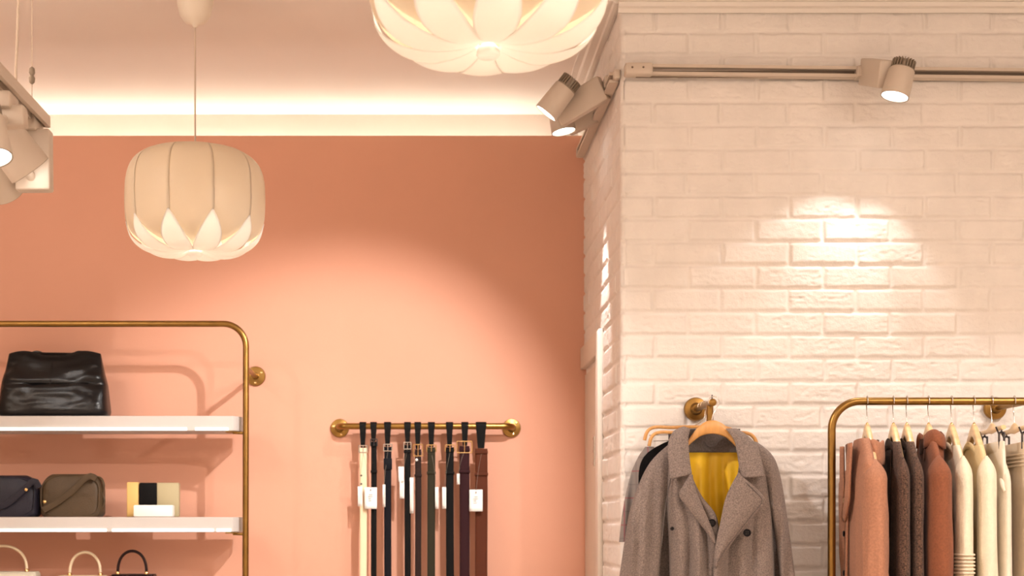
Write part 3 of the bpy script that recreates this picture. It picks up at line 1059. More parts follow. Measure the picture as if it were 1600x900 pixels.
# =============================================================== FACE-OUT ARM
YA = 4.26
arm = thing('coat_bracket', P(1087, 632, DF - .01), 'brass face-out wall bracket carrying the grey coat on the brick', 'wall bracket')
a0 = P(1087, 633, DF - .014)
a1 = P(1113, 629, YA)
a0.z = a1.z
MB().lathe([(.013, .030), (.02, .016), (.035, .013), (.038, .007), (.038, .001)], (a0.x, DF - .009, a0.z), (0, -1, 0), 36).build('wall_flange', M['brass'], arm)
MB().tube([a0 + Vector((0, -.01, 0)), a1], .0098, 18).build('bar', M['brass'], arm)
MB().lathe([(.0098, 0), (.0115, .001), (.0115, .007), (.009, .009)], a1, (a1 - a0), 20).build('end_cap', M['brass'], arm)
MB().tube([a1 + Vector((0, .004, .008)), a1 + Vector((0, .004, .024))], .0018, 8).build('stop_pin', M['dark_metal'], arm)
pm = a0.lerp(a1, .86)
MB().tube([pm - Vector((0, 0, .006)), pm - Vector((0, 0, .057))], .0105, 18).build('drop_post', M['brass'], arm)

# coat hanger (front one)
YC = 4.235
def crescent(Yc, top, bot, thick, n=41):
    t, b = catmull(top, n), catmull(bot, n)
    rings = []
    for i in range(n):
        a, c = P(t[i][0], t[i][1], Yc), P(b[i][0], b[i][1], Yc)
        m = (a + c) / 2
        ring = []
        for j in range(12):
            an = 2 * PI * j / 12
            k = math.copysign(abs(math.cos(an))**.5, math.cos(an))
            q = m + (a - c) / 2 * k
            ring.append(q + Vector((0, math.copysign(abs(math.sin(an))**.6, math.sin(an)) * thick / 2, 0)))
        rings.append(ring)
    return rings


hgr = thing('coat_hanger', P(1112, 660, YC), 'honey wood hanger inside the grey coat collar', 'hanger')
MB().loft(crescent(YC, [(1073, 693), (1078, 684), (1090, 668), (1102, 659), (1112, 656.5), (1123, 658.5), (1135, 667), (1146, 683), (1153, 695)],
                   [(1075, 697), (1083, 690), (1094, 682), (1103, 679), (1112, 678), (1122, 679), (1133, 683), (1142, 690), (1151, 699)], .016)).build('arms', M['wood_orange'], hgr)
hx = P(1112, 657, YC)
ctr = Vector((a1.x - .001, YC, a1.z))
hk = [hx - Vector((0, 0, .008)), hx + Vector((.003, 0, .012))] + [ctr + Vector((.0165 * math.cos(t), 0, .0165 * math.sin(t))) for t in np.linspace(-.7, PI * 1.08, 14)]
MB().tube(hk, .0015, 8, 40).build('hook', M['steel'], hgr)

# ---------------------------------------------------------------- grey coat
coat = thing('coat', P(1112, 1300, YC + .02), 'grey wool double breasted coat with yellow lining on the face-out arm', 'coat')


def fold(px, py, k, seed):
    return k * float(fbm(np.array([px / 22. + seed]), np.array([py / 230. + seed * .7]), 80 + seed, 2)[0])


def front(u, v, base, bul, outer_u, seed, px=0):
    """bellied cloth; outer_u is 0 or 1: the side that turns back toward the body"""
    q = u if outer_u == 1 else 1 - u
    k = max(0, min(1, (v - .10) / .22))
    wob = .03 * math.sin(v * 6 + seed)
    base += k * (.030 * math.exp(-((q - .62 - wob) / .085) ** 2) - .012 * math.exp(-((q - .42 - wob) / .10) ** 2) + .016 * math.exp(-((q - .24 + wob) / .07) ** 2))
    return base - bul * math.sqrt(max(0, 1 - q**3.0)) + (.085) * fold(u * 62 + seed * 31, v * 420, 1.0, seed) * min(1, v * 2.5)


LB = [(1056, 690), (1046, 722), (1043, 780), (1046, 850), (1047, 910), (1044, 1060), (1040, 1230)]
LI = [(1072, 690), (1078, 735), (1096, 775), (1119, 806), (1123, 850), (1122, 910), (1122, 1060), (1124, 1230)]
MB().grid(rails(LB, LI, 26, 70, lambda u, v: front(u, v, YC + .035, .065, 0, 3))).build('left_front', M['wool_grey'], coat, thick=.004)
RI = [(1156, 690), (1154, 735), (1140, 790), (1119, 845), (1115, 885), (1113, 940), (1110, 1060), (1106, 1230)]
RB = [(1168, 688), (1190, 715), (1203, 770), (1208, 850), (1210, 910), (1214, 1060), (1220, 1230)]
MB().grid(rails(RI, RB, 26, 70, lambda u, v: front(u, v, YC + .03, .075, 1, 5))).build('right_front', M['wool_grey'], coat, thick=.004)
# back panel with lining
MB().grid(rails([(1066, 690), (1062, 740), (1064, 830), (1066, 910), (1066, 1240)], [(1160, 690), (1166, 740), (1182, 830), (1186, 910), (1190, 1240)], 60, 50,
                lambda u, v: YC + .062 + .028 * math.cos((u - .5) * PI) + .008 * math.sin(u * 30 + 2.2 * math.sin(v * 5)) * min(1, v * 5) + .008 * fold(u * 90, v * 260, 1, 9))).build('lining', M['lining'], coat, thick=.0015)
MB().grid(rails([(1052, 688), (1036, 740), (1022, 830), (1012, 910), (998, 1240)], [(1172, 688), (1200, 740), (1212, 830), (1222, 910), (1248, 1240)], 40, 40,
                lambda u, v: YC + .088 + .034 * math.cos((u - .5) * PI))).build('back', M['wool_grey'], coat, thick=.003)
# inside of the collar at the back of the neck
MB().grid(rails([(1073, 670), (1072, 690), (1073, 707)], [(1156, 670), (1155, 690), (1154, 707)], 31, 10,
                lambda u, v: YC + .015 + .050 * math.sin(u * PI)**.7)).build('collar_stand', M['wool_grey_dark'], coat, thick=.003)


MB().tube([P(1100, 688, YC + .060), P(1106, 697, YC + .056), P(1118, 697, YC + .056), P(1124, 688, YC + .060)], .0016, 8, 16).build('hanging_loop', M['wool_grey_dark'], coat)


def lim(rows, Y, ry, seed, name, m, parent, thick=0, lean=0, nz=1.):
    rings = []
    ys = np.linspace(rows[0][0], rows[-1][0], 56)
    a = np.interp(ys, [r[0] for r in rows], [r[1] for r in rows])
    b = np.interp(ys, [r[0] for r in rows], [r[2] for r in rows])
    for it in range(3):
        a[1:-1] = (a[:-2] + a[1:-1] * 2 + a[2:]) / 4
        b[1:-1] = (b[:-2] + b[1:-1] * 2 + b[2:]) / 4
    for i, py in enumerate(ys):
        t = i / (len(ys) - 1)
        c, h = (a[i] + b[i]) / 2, (b[i] - a[i]) / 2
        k = ry * (1 if t > .14 else .25 + .75 * math.sin(t / .14 * PI / 2))
        ring = []
        for j in range(40):
            an = 2 * PI * j / 40
            cs, sn = math.cos(an), math.sin(an)
            x = c + h * math.copysign(abs(cs)**.9, cs)
            dd = nz * .036 * fold(x * 1.2, py * 1.3, 1, seed) * min(1, t * 5) + .007 * math.sin(x * .30 + py * .012 + seed) * min(1, t * 4)
            ring.append(P(x, py, Y + lean * t + k * math.copysign(abs(sn)**.9, sn) + (dd if sn < 0 else -dd) * abs(sn)))
        rings.append(ring)
    return MB().loft(rings, True, True).build(name, m, parent)


lim([(692, 1048, 1060), (706, 1030, 1062), (722, 1015, 1060), (744, 1003, 1055), (772, 992, 1044), (800, 983, 1038), (850, 975, 1034), (905, 967, 1030), (960, 958, 1022), (1010, 950, 1012)],
    YC + .042, .044, 13, 'sleeve', M['wool_grey'], coat)
lim([(690, 1166, 1182), (704, 1170, 1203), (720, 1180, 1213), (745, 1189, 1220), (772, 1198, 1225), (800, 1204, 1229), (850, 1213, 1236), (905, 1218, 1243), (960, 1224, 1251), (1010, 1230, 1258)],
    YC + .042, .044, 17, 'sleeve', M['wool_grey'], coat)
# raglan seams
sm = MB()
sm.tube([P(1060, 706, YC - .018), P(1050, 740, YC - .030), P(1040, 790, YC - .036), P(1034, 850, YC - .036)], .0016, 6, 24)
sm.build('seam', M['wool_grey_dark'], coat)
# collar and lapels: thick cloth folded out over the fronts
MB().grid(rails([(1069, 667), (1052, 675), (1044, 694), (1045, 722), (1048, 749)], [(1078, 670), (1075, 684), (1076, 700), (1078, 722), (1081, 741)], 16, 30,
                lambda u, v: YC - .020 - .040 * v**.7 - .014 * math.sin(u * PI) + .035 * max(0, .25 - v) + .02 * (1 - u) * (1 - v))).build('collar_leaf', M['wool_grey'], coat, thick=.007, subsurf=1)
MB().grid(rails([(1134, 670), (1147, 688), (1151, 705), (1154, 725), (1159, 747)], [(1150, 670), (1171, 684), (1184, 700), (1190, 720), (1194, 745)], 16, 30,
                lambda u, v: YC - .020 - .042 * v**.7 - .014 * math.sin(u * PI) + .035 * max(0, .25 - v) + .02 * u * (1 - v))).build('collar_leaf', M['wool_grey'], coat, thick=.007, subsurf=1)
MB().grid(rails([(1079, 741), (1069, 757), (1061, 773), (1074, 792), (1090, 813), (1104, 831), (1117, 849)], [(1081, 741), (1084, 757), (1089, 771), (1097, 790), (1106, 811), (1113, 829), (1119, 850)], 14, 40,
                lambda u, v: YC - .052 - .010 * math.sin(u * PI) - .010 * (1 - v))).build('lapel', M['wool_grey'], coat, thick=.006, subsurf=1)
MB().grid(rails([(1155, 738), (1143, 757), (1133, 780), (1126, 812), (1120, 842), (1117, 866), (1117, 886)], [(1160, 747), (1182, 764), (1196, 782), (1180, 803), (1160, 827), (1138, 856), (1118, 887)], 18, 40,
                lambda u, v: YC - .062 - .012 * math.sin(u * PI) - .010 * (1 - v))).build('lapel', M['wool_grey'], coat, thick=.006, subsurf=1)
st = MB()
st.tube([P(x, y, YC - .0795 - .004) for x, y in ((1162, 751), (1180, 768), (1191, 782), (1177, 802), (1158, 826), (1136, 855), (1121, 878))], .0010, 6, 40)
st.build('stitching', M['wool_grey_dark'], coat)


def button(px, py, Y, r=.0115):
    c = P(px, py, Y)
    b = MB().lathe([(r * .9, 0), (r, .002), (r, .004), (r * .8, .0055), (r * .72, .0042), (.001, .0042)], c, (0, -1, 0), 28)
    o = b.build('button', M['button'], coat)
    h = MB()
    for dx, dz in ((-1, -1), (1, -1), (1, 1), (-1, 1)):
        h.lathe([(.0012, .004), (.0011, .0050)], c + Vector((dx * .0028, 0, dz * .0028)), (0, -1, 0), 8)
    h.build('button_hole', M['wool_grey_dark'], o)


button(1112, 817, YC - .045)
button(1167, 832.5, YC - .058)
button(1164, 952, YC - .056)
button(1050, 826, YC - .040, .006)

# ---------------------------------------------- garments behind the grey coat
bj = thing('jacket', P(1105, 1200, 4.39), 'black jacket shoulder showing behind the grey coat', 'jacket')
rows = [(684, 1056, 1150), (692, 1034, 1172), (702, 1013, 1192), (716, 1002, 1203), (738, 997, 1206), (790, 999, 1206), (900, 1003, 1206), (1100, 998, 1212)]
lim(rows, 4.398, .020, 23, 'body', M['black_wool'], bj, nz=.25)
sm = MB().tube([P(1008, 735, 4.379), P(1010, 800, 4.377), P(1010, 900, 4.377)], .002, 6, 12)
sm.build('sleeve_seam', M['black_wool'], bj)
pc = thing('coat', P(1085, 1200, 4.445), 'grey plaid coat with faint red lines, edge showing behind the grey coat', 'coat')
rows = [(692, 1050, 1140), (702, 1018, 1165), (716, 1004, 1180), (740, 1000, 1185), (800, 1000, 1188), (1100, 992, 1192)]
lim(rows, 4.462, .018, 27, 'body', M['plaid'], pc, nz=.25)
MB().tube([P(1088, 696, 4.44), P(1092, 690, 4.435), P(1100, 690, 4.435), P(1104, 696, 4.44)], .0016, 8, 16).build('hanging_loop', M['plaid'], pc)
rows = [(698, 1008, 1022), (712, 998, 1024), (735, 987, 1024), (770, 978, 1016), (810, 971, 1008), (847, 967, 1000)]
lim(rows, 4.446, .014, 29, 'sleeve', M['plaid'], pc, nz=.25)
rows = [(698, 1160, 1174), (712, 1162, 1184), (740, 1166, 1192), (800, 1170, 1198), (850, 1172, 1200)]
lim(rows, 4.452, .018, 31, 'sleeve', M['plaid'], pc, nz=.25)

# two flat wooden hangers with clips
for (Yh, x0, x1, yt, yd, lab) in ((4.366, 1017, 1181, 676, 697, 'thin honey wood clip hanger just behind the grey coat'),
                                  (4.410, 1010, 1150, 668, 688, 'thin honey wood clip hanger nearest the brick wall')):
    h = thing('clip_hanger', P((x0 + x1) / 2, yt, Yh), lab, 'hanger')
    k = F / Yh
    path = [P(x0 - 3, yd, Yh), P(x0 + 1, yt + 7, Yh), P(x0 + 8, yt + 1, Yh), P(x0 + 40, yt, Yh), P((x0 + x1) / 2, yt - 1, Yh), P(x1 - 40, yt, Yh), P(x1 - 10, yt + 2, Yh), P(x1 - 2, yt + 9, Yh), P(x1 + 2, yd, Yh)]
    MB().tube(path, 1, 12, 60, flat=(.0055, .0052, (0, 0, 1))).build('arms', M['wood_orange'], h)
    cx_ = a0.lerp(a1, (a0.y - Yh) / (a0.y - a1.y))
    hk = [P((x0 + x1) / 2, yt, Yh), Vector((cx_.x + .004, Yh, cx_.z - .04))] + [Vector((cx_.x, Yh, cx_.z)) + Vector((.0135 * math.cos(t), 0, .0135 * math.sin(t))) for t in np.linspace(-.6, PI * 1.05, 12)]
    MB().tube(hk, .0014, 8, 36).build('hook', M['steel'], h)
    MB().tube([P(x0 + 4, yd - 8, Yh), P(x0 + 40, yd - 9, Yh), P(x1 - 40, yd - 9, Yh), P(x1 - 4, yd - 8, Yh)], .0013, 6).build('clip_wire', M['steel'], h)
    for cxp in (x0 + 38, x1 - 34):
        cl = MB().box(P(cxp, yd - 7, Yh), (.014, .011, .028), ch=.003)
        cl.build('clip', M['dark_metal'], h)

# ============================================================== CLOTHES RAIL
YK = 4.247
sK = F / YK
cr = thing('clothes_rail', P(1450, 1400, YK), 'brass clothes rail with rounded corner against the white brick wall', 'clothes rail')
zK = CAMZ + (VY - 627) / sK
xK = (1299.5 - VX) / sK
MB().tube(round_path([(xK, YK, 0.012), (xK, YK, zK), (xK + 1.15, YK, zK), (xK + 1.15, YK, 0.012)], .085, 10), .0118, 16).build('frame', M['brass'], cr)
fx, fz = (1552 - VX) / F * DF, zK
MB().lathe([(.012, .03), (.018, .014), (.034, .012), (.0365, .007), (.0365, .001)], (fx, DF - .009, fz), (0, -1, 0), 36).build('wall_flange', M['brass'], cr)
MB().tube([(fx, DF - .02, fz), (fx, YK + .004, fz)], .0085, 14).build('wall_arm', M['brass'], cr)
for x in (xK, xK + 1.15):
    MB().lathe([(.03, .0005), (.03, .005), (.013, .009), (.0125, .02)], (x, YK, 0), n=28).build('foot', M['brass'], cr)
ROT = math.radians(-10)
HOOKS = [1355, 1396, 1417, 1451, 1487, 1522]


def X_of(px):
    return (px - VX) / sK


def local(root):
    """things on the rail are modelled about the bar, then swung a little on their hooks"""
    root.location = (0, 0, 0)


def wooden_hanger():
    h = thing('coat_hanger', (0, 0, 0), 'x', 'hanger', 'wooden hangers on the brass clothes rail')
    zt = -.074
    w = []
    arms = MB()
    ys = np.linspace(-.185, .185, 41)
    rings = []
    for y in ys:
        t = abs(y) / .185
        zc = zt - .014 - .150 * t**1.3
        hh = .020 * (1 - .45 * t) * (1 if t < .95 else .7)
        ww = .0085 + .0020 * t
        rings.append([Vector((ww * math.copysign(abs(math.cos(a))**.5, math.cos(a)), y, zc + hh * math.copysign(abs(math.sin(a))**.6, math.sin(a)))) for a in np.linspace(0, 2 * PI, 15)[:-1]])
    arms.loft(rings).build('arms', M['wood'], h)
    hook = [(0, 0, zt), (0, .003, -.05), (0, .012, -.028), (0, .0165, -.008), (0, .0165, .004), (0, .010, .0135), (0, 0, .0165), (0, -.010, .0135), (0, -.0165, .003), (0, -.0155, -.008)]
    MB().tube(hook, .0015, 8, 44).build('hook', M['steel'], h)
    MB().lathe([(.0045, 0), (.004, .004), (.002, .006)], (0, 0, zt + .004), n=14).build('ferrule', M['gold'], h)
    return h


proto = wooden_hanger()
HL = ['pale wood hanger holding the dusty pink coat', 'pale wood hanger in the left one of the brown tweed jackets', 'pale wood hanger in the right one of the brown tweed jackets',
      'pale wood hanger under the rust coat collar', 'pale wood hanger of the striped-cuff cream sweater beside the rust coat', 'pale wood hanger in the plain cream cardigan']
for i, px in enumerate(HOOKS):
    h = proto if i == 0 else copy_tree(proto)
    h['label'] = HL[i]
    h.location = (X_of(px), YK, zK)
    h.rotation_euler = (0, 0, ROT)


def garment_body(parent, m, zn, drop, hn, hs, thick, low, length, seed, neck_open=True, xoff=0., name='body', flare=0., fold_k=1.):
    """torso seen from its side: hn half depth at the neck, hs at the shoulders"""
    rings = []
    nz = 60
    for i in range(nz):
        t = i / (nz - 1)
        t = t ** 1.5
        z = zn - length * t
        dz = zn - z
        k = min(1, dz / drop)
        half = hn + (hs - hn) * (k ** .75) + flare * max(0, dz - drop)
        th = max(.0135, thick * (.6 + .4 * min(1, dz / .12))) + (low - thick) * min(1, max(0, dz - .1) / .4)
        ring = []
        n = 72
        for j in range(n):
            an = 2 * PI * j / n
            c, s = math.cos(an), math.sin(an)
            x = th * math.copysign(abs(c)**.75, c)
            y = half * math.copysign(abs(s)**.8, s)
            d = fold_k * .016 * float(fbm(np.array([y * 16 + seed]), np.array([z * 2.2 + seed]), 90 + seed, 3)[0]) * min(1, dz / .12)
            ring.append(Vector((xoff + x + (d if c > 0 else -d) * abs(c)**.6, y, z)))
        rings.append(ring)
    return MB().loft(rings, not neck_open, True).build(name, m, parent)


def side_sleeve(parent, m, y0, z0, r, length, seed, out=-.02, name='sleeve', xoff=0., rx=None, taper=.25, nk=1.):
    rings = []
    nz = 44
    rx = rx or r
    for i in range(nz):
        t = i / (nz - 1)
        z = z0 - length * t
        k = (1 if t > .10 else math.sin((t / .10 * .92 + .08) * PI / 2)) * (1 - taper * t)
        cy = y0 + (out * t**.6 if y0 < 0 else -out * t**.6)
        ring = []
        for j in range(36):
            an = 2 * PI * j / 36
            c, s = math.cos(an), math.sin(an)
            d = nk * .012 * float(fbm(np.array([an * 1.6 + seed]), np.array([z * 7 + seed * 2]), 120 + seed, 2)[0]) * min(1, t * 4)
            ring.append(Vector((xoff + (rx * k + d) * c, cy + (r * k + d) * s, z)))
        rings.append(ring)
    return MB().loft(rings).build(name, m, parent)


def collar_band(parent, m, zn, hn, tx, h, seed, flop=.02, a0=-2.5, a1=2.5, xoff=0, name='collar', thick=.006):
    """turned-down collar round the neck, open toward -x"""
    G = []
    for i in range(9):
        v = i / 8
        row = []
        for j in range(37):
            an = a0 + (a1 - a0) * j / 36
            grow = 1 + flop * 10 * (v ** 1.3) * .55
            x = xoff + tx * math.cos(an) * grow
            y = hn * math.sin(an) * grow
            z = zn + h * .40 - h * (v ** 1.5) * 1.25 + .004 * math.sin(an * 5 + seed) + (.014 * math.sin(v * PI))
            row.append((x, y, z))
        G.append(row)
    return MB().grid(G).build(name, m, parent, thick=thick)


def hang(root, px):
    root.location = (X_of(px), YK, zK)
    root.rotation_euler = (0, 0, ROT)


def coat_thing(name, label, cat, px, group=None):
    return thing(name, (0, 0, 0), label, cat, group)


# dusty pink coat
g = thing('coat', (0, 0, 0), 'dusty pink wool coat at the left end of the clothes rail', 'coat')
garment_body(g, M['dusty_pink'], -.116, .080, .095, .195, .030, .034, .95, 1, xoff=-.016, fold_k=.6)
side_sleeve(g, M['dusty_pink'], -.172, -.182, .052, .60, 2, out=-.016, xoff=-.002, rx=.035, taper=-.08)
side_sleeve(g, M['dusty_pink'], .172, -.190, .046, .58, 3, out=-.012, xoff=-.028, rx=.034)
collar_band(g, M['dusty_pink'], -.150, .108, .034, .050, 4, flop=.020, xoff=.008, a0=-2.35, a1=2.35, thick=.007)
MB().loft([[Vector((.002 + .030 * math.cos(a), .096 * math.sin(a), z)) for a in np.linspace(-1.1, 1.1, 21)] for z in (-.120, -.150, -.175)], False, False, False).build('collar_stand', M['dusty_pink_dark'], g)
# dark sheet laid on the closed body as neck shadow, and the two turned-back lapels
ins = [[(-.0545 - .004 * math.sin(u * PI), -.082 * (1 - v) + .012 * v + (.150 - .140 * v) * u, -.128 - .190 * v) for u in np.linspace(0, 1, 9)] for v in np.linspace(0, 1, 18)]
MB().grid(ins).build('neck_shade', M['dusty_pink_dark'], g, thick=.002)
for (tip, col) in ((-1, 0), (1, 0)):
    lp = []
    for i in range(30):
        v = i / 29
        z = -.132 - .205 * v
        edge = (-.085 * (1 - v) + .010 * v) if tip < 0 else (.070 * (1 - v) + .024 * v)
        wv = (.040 + .045 * v) * (1 - max(0, v - .72) / .28 * .95)
        d = 1 if tip > 0 else -1
        lp.append([(-.0600 - .007 * math.sin(u * PI) - .003 * v, edge + d * wv * u, z - .028 * u * v) for u in np.linspace(0, 1, 11)])
    MB().grid(lp).build('lapel', M['dusty_pink'], g, thick=.006)
fl = [[(-.056 - .004 * math.sin(v * 3) - .003 * math.sin(u * 7), -.005 + .045 * u + .02 * v, -.335 - .6 * v) for u in np.linspace(0, 1, 10)] for v in np.linspace(0, 1, 20)]
MB().grid(fl).build('front_placket', M['dusty_pink'], g, thick=.005)
MB().lathe([(.007, 0), (.008, .002), (.006, .004), (.001, .004)], (-.068, -.020, -.300), (-1, 0, 0), 20).build('button', M['gold'], g)
for z in (-.40, -.52):
    MB().lathe([(.009, 0), (.010, .002), (.007, .005), (.001, .005)], (-.063, .025, z), (-1, 0, 0), 20).build('button', M['button'], g)
hang(g, 1355)

# two tweed jackets
for i, (px, lab) in enumerate(((1396, 'brown tweed jacket next to the dusty pink coat'), (1417, 'brown tweed jacket next to the rust coat'))):
    g = thing('jacket', (0, 0, 0), lab, 'jacket', 'brown tweed jackets')
    garment_body(g, M['tweed'], -.126, .080, .095, .195, .0145, .0150, .80, 11 + i, xoff=-.002, fold_k=.25)
    side_sleeve(g, M['tweed'], -.168, -.176, .046, .60, 12 + i, out=-.012, xoff=.001, rx=.0175, nk=.3, taper=.0)
    side_sleeve(g, M['tweed'], .168, -.185, .044, .58, 13 + i, out=-.012, xoff=-.004, rx=.0150, nk=.3, taper=.0)
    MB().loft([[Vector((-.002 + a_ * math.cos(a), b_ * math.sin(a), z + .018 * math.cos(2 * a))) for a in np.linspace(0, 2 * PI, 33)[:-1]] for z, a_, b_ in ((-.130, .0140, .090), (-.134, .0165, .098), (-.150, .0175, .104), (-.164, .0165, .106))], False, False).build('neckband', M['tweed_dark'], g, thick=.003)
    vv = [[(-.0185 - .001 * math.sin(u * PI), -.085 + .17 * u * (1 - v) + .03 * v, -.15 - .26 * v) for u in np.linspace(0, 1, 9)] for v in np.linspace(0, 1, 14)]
    MB().grid(vv).build('neck_shade', M['tweed_dark'], g, thick=.002)  # dark sheet on the flank painting the shade in the open neckline
    hang(g, px)

# rust coat with a funnel collar
g = thing('coat', (0, 0, 0), 'rust brown wool coat with standing collar beside the tweed jackets', 'coat')
garment_body(g, M['rust'], -.116, .080, .095, .195, .024, .028, .95, 21, xoff=-.004, fold_k=.6)
side_sleeve(g, M['rust'], -.176, -.172, .066, .62, 22, out=-.018, xoff=-.003, rx=.034, taper=-.08, nk=.4)
side_sleeve(g, M['rust'], .170, -.190, .05, .58, 23, out=-.015, xoff=-.008, rx=.026)
G = []
for i in range(13):
    v = i / 12
    row = []
    for j in range(45):
        an = -2.6 + 5.2 * j / 44
        # stands up from the neck, rolls over at the rim and falls outside itself
        if v < .55:
            t = v / .55
            k, z = 1.10 - .06 * t, -.180 + .082 * t
        else:
            t = (v - .55) / .45
            k, z = 1.04 + .22 * math.sin(t * PI * .5), -.098 + .008 * math.sin(t * PI) - .045 * t
        row.append((.006 + .027 * k * math.cos(an), .096 * k * math.sin(an), z + .006 * math.sin(an * 3 + 1)))
    G.append(row)
MB().grid(G).build('collar', M['rust'], g, thick=.007)
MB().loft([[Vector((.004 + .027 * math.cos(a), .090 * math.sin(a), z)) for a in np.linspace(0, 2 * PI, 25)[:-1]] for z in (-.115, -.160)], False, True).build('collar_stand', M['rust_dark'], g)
hang(g, 1451)

# cream knitwear
for i, (px, m, lab, r1) in enumerate(((1487, 'cream_knit', 'cream sweater with ribbed bands on its sleeve beside the rust coat', .0235),
                                      (1522, 'butter_knit', 'plain cream cardigan right of the ribbed cream sweater', .0255))):
    g = thing('sweater' if i == 0 else 'cardigan', (0, 0, 0), lab, 'sweater' if i == 0 else 'cardigan')
    garment_body(g, M[m], -.138, .072, .115, .195, .015, .019, .72, 31 + i, xoff=-.004, fold_k=.35)
    sl = side_sleeve(g, M['cream_knit'], -.168, -.172, .048, .58, 32 + i, out=-.014, xoff=0, rx=r1, taper=-.12, nk=.35)
    side_sleeve(g, M[m], .168, -.19, .045, .55, 33 + i, out=-.012, xoff=-.004, rx=.019, nk=.3)
    MB().loft([[Vector((-.003 + a_ * math.cos(a), b_ * math.sin(a), z + .02 * math.cos(2 * a))) for a in np.linspace(0, 2 * PI, 33)[:-1]] for z, a_, b_ in ((-.142, .0145, .110), (-.148, .017, .118), (-.164, .018, .122))], False, False).build('neckband', M[m], g, thick=.003)
    if i == 0:
        for k in range(6):
            z = -.458 - k * .0105
            MB().tube([(.0265 * math.cos(a), -.1795 + .0530 * math.sin(a), z) for a in np.linspace(0, 2 * PI, 37)], .0030, 8).build('ribbed_band', M['cream_knit'], sl)
    hang(g, px)


# clip hangers with trousers and skirts
def clip_hanger(px, lab, group):
    h = thing('clip_hanger', (0, 0, 0), lab, 'hanger', group)
    hook = [(0, 0, -.068), (0, .004, -.05), (0, .013, -.028), (0, .0165, -.008), (0, .0165, .004), (0, .010, .0135), (0, 0, .0165), (0, -.010, .0135), (0, -.0165, .003), (0, -.0155, -.008)]
    MB().tube(hook, .0015, 8, 44).build('hook', M['steel'], h)
    rings = []
    for y in np.linspace(-.15, .15, 31):
        t = abs(y) / .15
        hh = .007 + .010 * math.exp(-(y / .03)**2)
        zc = -.088 + .006 * math.exp(-(y / .03)**2)
        rings.append([Vector((.007 * math.cos(a), y, zc + hh * math.copysign(abs(math.sin(a))**.7, math.sin(a)))) for a in np.linspace(0, 2 * PI, 13)[:-1]])
    MB().loft(rings).build('bar', M['wood'], h)
    for y in (-.125, .10):
        c = MB().box((-.007, y, -.125), (.004, .014, .05), ch=.001).box((.007, y, -.125), (.004, .014, .05), ch=.001)
        c.tube([(-.007, y, -.105), (0, y, -.100), (.007, y, -.105)], .003, 8, 8)
        c.tube([(0, y, -.094), (0, y, -.104)], .002, 8)
        c.tube([(-.008, y, -.105), (-.016, y, -.085)], .0025, 8)
        c.build('clip', M['dark_metal'], h)
    return h


for i, (px, lab) in enumerate(((1550, 'clip hanger holding the ivory trousers'), (1585, 'clip hanger holding the oat skirt beside the ivory trousers'), (1622, 'clip hanger at the right edge holding the pale knit skirt'))):
    h = clip_hanger(px, lab, 'clip hangers on the clothes rail')
    hang(h, px)

g = thing('trousers', (0, 0, 0), 'ivory trousers clipped by the waist right of the cream cardigan', 'trousers')
garment_body(g, M['ivory'], -.130, .10, .145, .165, .012, .018, .85, 41, neck_open=False, xoff=0, fold_k=.5)
side_sleeve(g, M['ivory'], -.125, -.180, .045, .74, 42, out=-.018, xoff=.005, rx=.017, taper=-.1, nk=.3, name='leg')
MB().loft([[Vector(((.014 + k) * math.cos(a), (.150 + k) * math.sin(a), z)) for a in np.linspace(0, 2 * PI, 41)[:-1]] for z, k in ((-.128, 0), (-.130, .002), (-.158, .002), (-.160, 0))], False, False).build('waistband', M['ivory'], g)
MB().tube([(-.004, -.135, -.235), (-.008, -.165, -.250), (-.008, -.175, -.262), (-.004, -.180, -.275)], [.004, .007, .007, .004], 12, 20).build('tie_knot', M['ivory'], g)
hang(g, 1550)
for i, (px, m, ty, lab) in enumerate(((1585, 'oat', 'skirt', 'oat coloured pleated skirt on clips near the right edge'), (1622, 'ivory', 'skirt', 'pale ivory skirt cut off by the right edge'))):
    g = thing(ty, (0, 0, 0), lab, 'skirt')
    garment_body(g, M[m], -.130, .12, .145, .165, .012, .020, .70, 51 + i, neck_open=False, fold_k=.8)
    rb = MB()
    for k in range(4):
        z = -.165 - k * .011
        rb.tube([((.0165 + .0005 * k) * math.cos(a), (.153 + .003 * k) * math.sin(a), z) for a in np.linspace(0, 2 * PI, 41)], .0028, 6)
    rb.build('waistband', M[m], g)
    hang(g, px)


# ==================================================================== LIGHTS
def spot(name, loc, target, energy, size, blend, col, r=.03):
    l = bpy.data.lights.new(name, 'SPOT')
    l.energy = energy
    l.spot_size = math.radians(size)
    l.spot_blend = blend
    l.color = col
    l.shadow_soft_size = r
    o = bpy.data.objects.new(name, l)
    C.objects.link(o)
    o.location = loc
    o.rotation_euler = (Vector(target) - Vector(loc)).to_track_quat('-Z', 'Y').to_euler()
    return o


def area(name, loc, size, energy, col, rot=(0, 0, 0)):
    l = bpy.data.lights.new(name, 'AREA')
    l.energy = energy
    l.size = size
    l.color = col
    o = bpy.data.objects.new(name, l)
    C.objects.link(o)
    o.location = loc
    o.rotation_euler = rot
    return o


WARM = (1, .905, .81)
NEUT = (1, .955, .925)
# unseen overhead fill added behind the camera for ambient light
for x, y in ((-1.6, .6), (1.2, .2), (-.4, -1.8), (2.2, 1.6)):
    area('overhead_fill', (x, y, CEIL - .05), .6, 32, WARM)
# unseen uplights added to brighten the ceiling
area('uplight_fill', (-2.6, 2.4, 2.55), 1.2, 56, WARM, (PI, 0, 0))
area('uplight_fill', (2.6, 1.0, 2.55), 1.2, 56, WARM, (PI, 0, 0))
area('uplight_fill', (0, -1.2, 2.55), 1.2, 64, WARM, (PI, 0, 0))
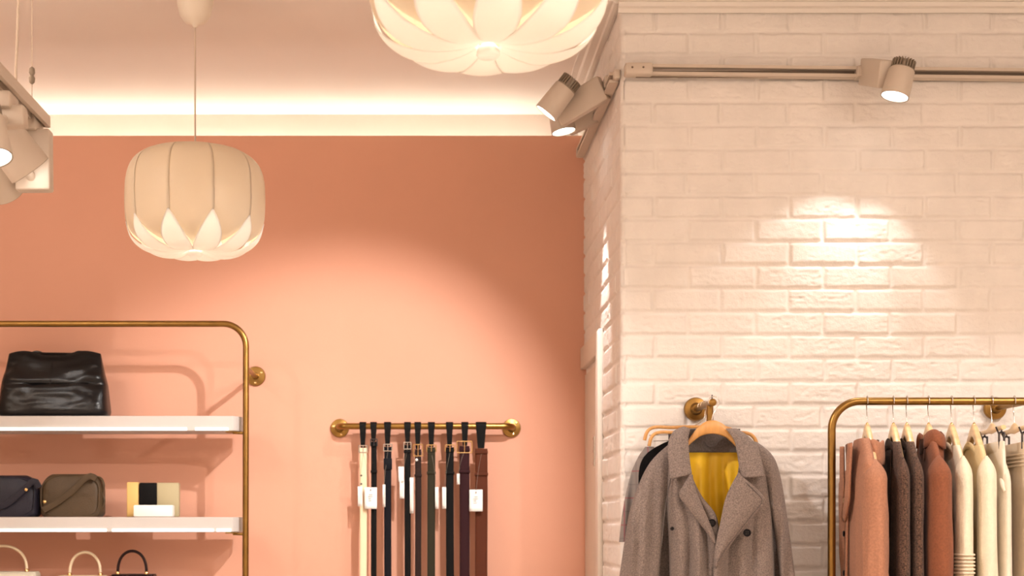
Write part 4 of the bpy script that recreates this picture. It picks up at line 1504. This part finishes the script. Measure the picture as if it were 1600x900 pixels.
# track spots out of the picture
spot('track_beam', (.58, 3.5, 2.92), (-.42, 5.57, 1.42), 215, 50, .6, NEUT, .022)
spot('track_beam', (1.25, 2.0, 2.9), (-.75, 5.57, 1.20), 120, 36, .6, NEUT, .022)
spot('track_beam', (-1.7, 3.3, 2.9), (-1.4, 5.57, 1.6), 26, 75, .8, NEUT, .03)
spot('track_beam', (-.7, 2.9, 2.92), (1.25, 4.3, 1.25), 98, 38, .6, NEUT, .03)
spot('track_beam', (2.4, 2.9, 2.92), (1.85, 4.3, 1.20), 58, 46, .6, NEUT, .03)
# the fittings in view
h = P(1398, 156, 4.33)
spot('spot_beam', h, h + Vector((-.36, .07, -.93)), 9, 66, .35, NEUT, .015)
spot('spot_beam', h, h + Vector((-.06, .07, -.97)), 9, 66, .35, NEUT, .015)
h2 = P(881, 210, 4.91)
spot('spot_beam', h2, h2 + Vector((.17, .0, -.98)), 60, 27, .5, NEUT, .02)
h3 = P(846, 192, 4.72)
spot('spot_beam', h3, h3 + Vector((-.60, .25, -.76)), 25, 60, .7, NEUT, .02)

w = bpy.data.worlds.new('World')
bpy.context.scene.world = w
w.use_nodes = True
w.node_tree.nodes['Background'].inputs[0].default_value = (1, .8, .62, 1)
w.node_tree.nodes['Background'].inputs[1].default_value = .05

# ==================================================================== CAMERA
cam = bpy.data.cameras.new('camera')
cam.sensor_fit = 'HORIZONTAL'
cam.sensor_width = 36
cam.lens = 36 * F / 1600
cam.shift_x = (800 - VX) / 1600
cam.shift_y = (VY - 450) / 1600
cam.clip_start = .05
cam.dof.use_dof = True
cam.dof.focus_distance = 3.75
cam.dof.aperture_fstop = 5.6
co = bpy.data.objects.new('camera', cam)
C.objects.link(co)
co.location = (0, 0, CAMZ)
co.rotation_euler = (PI / 2, 0, 0)
sc = bpy.context.scene
sc.camera = co
sc.view_settings.view_transform = 'Standard'
sc.view_settings.look = 'None'
sc.view_settings.exposure = 0
sc.view_settings.gamma = 1
sc.view_settings.use_curve_mapping = False
sc.cycles.use_denoising = True
sc.cycles.max_bounces = 8
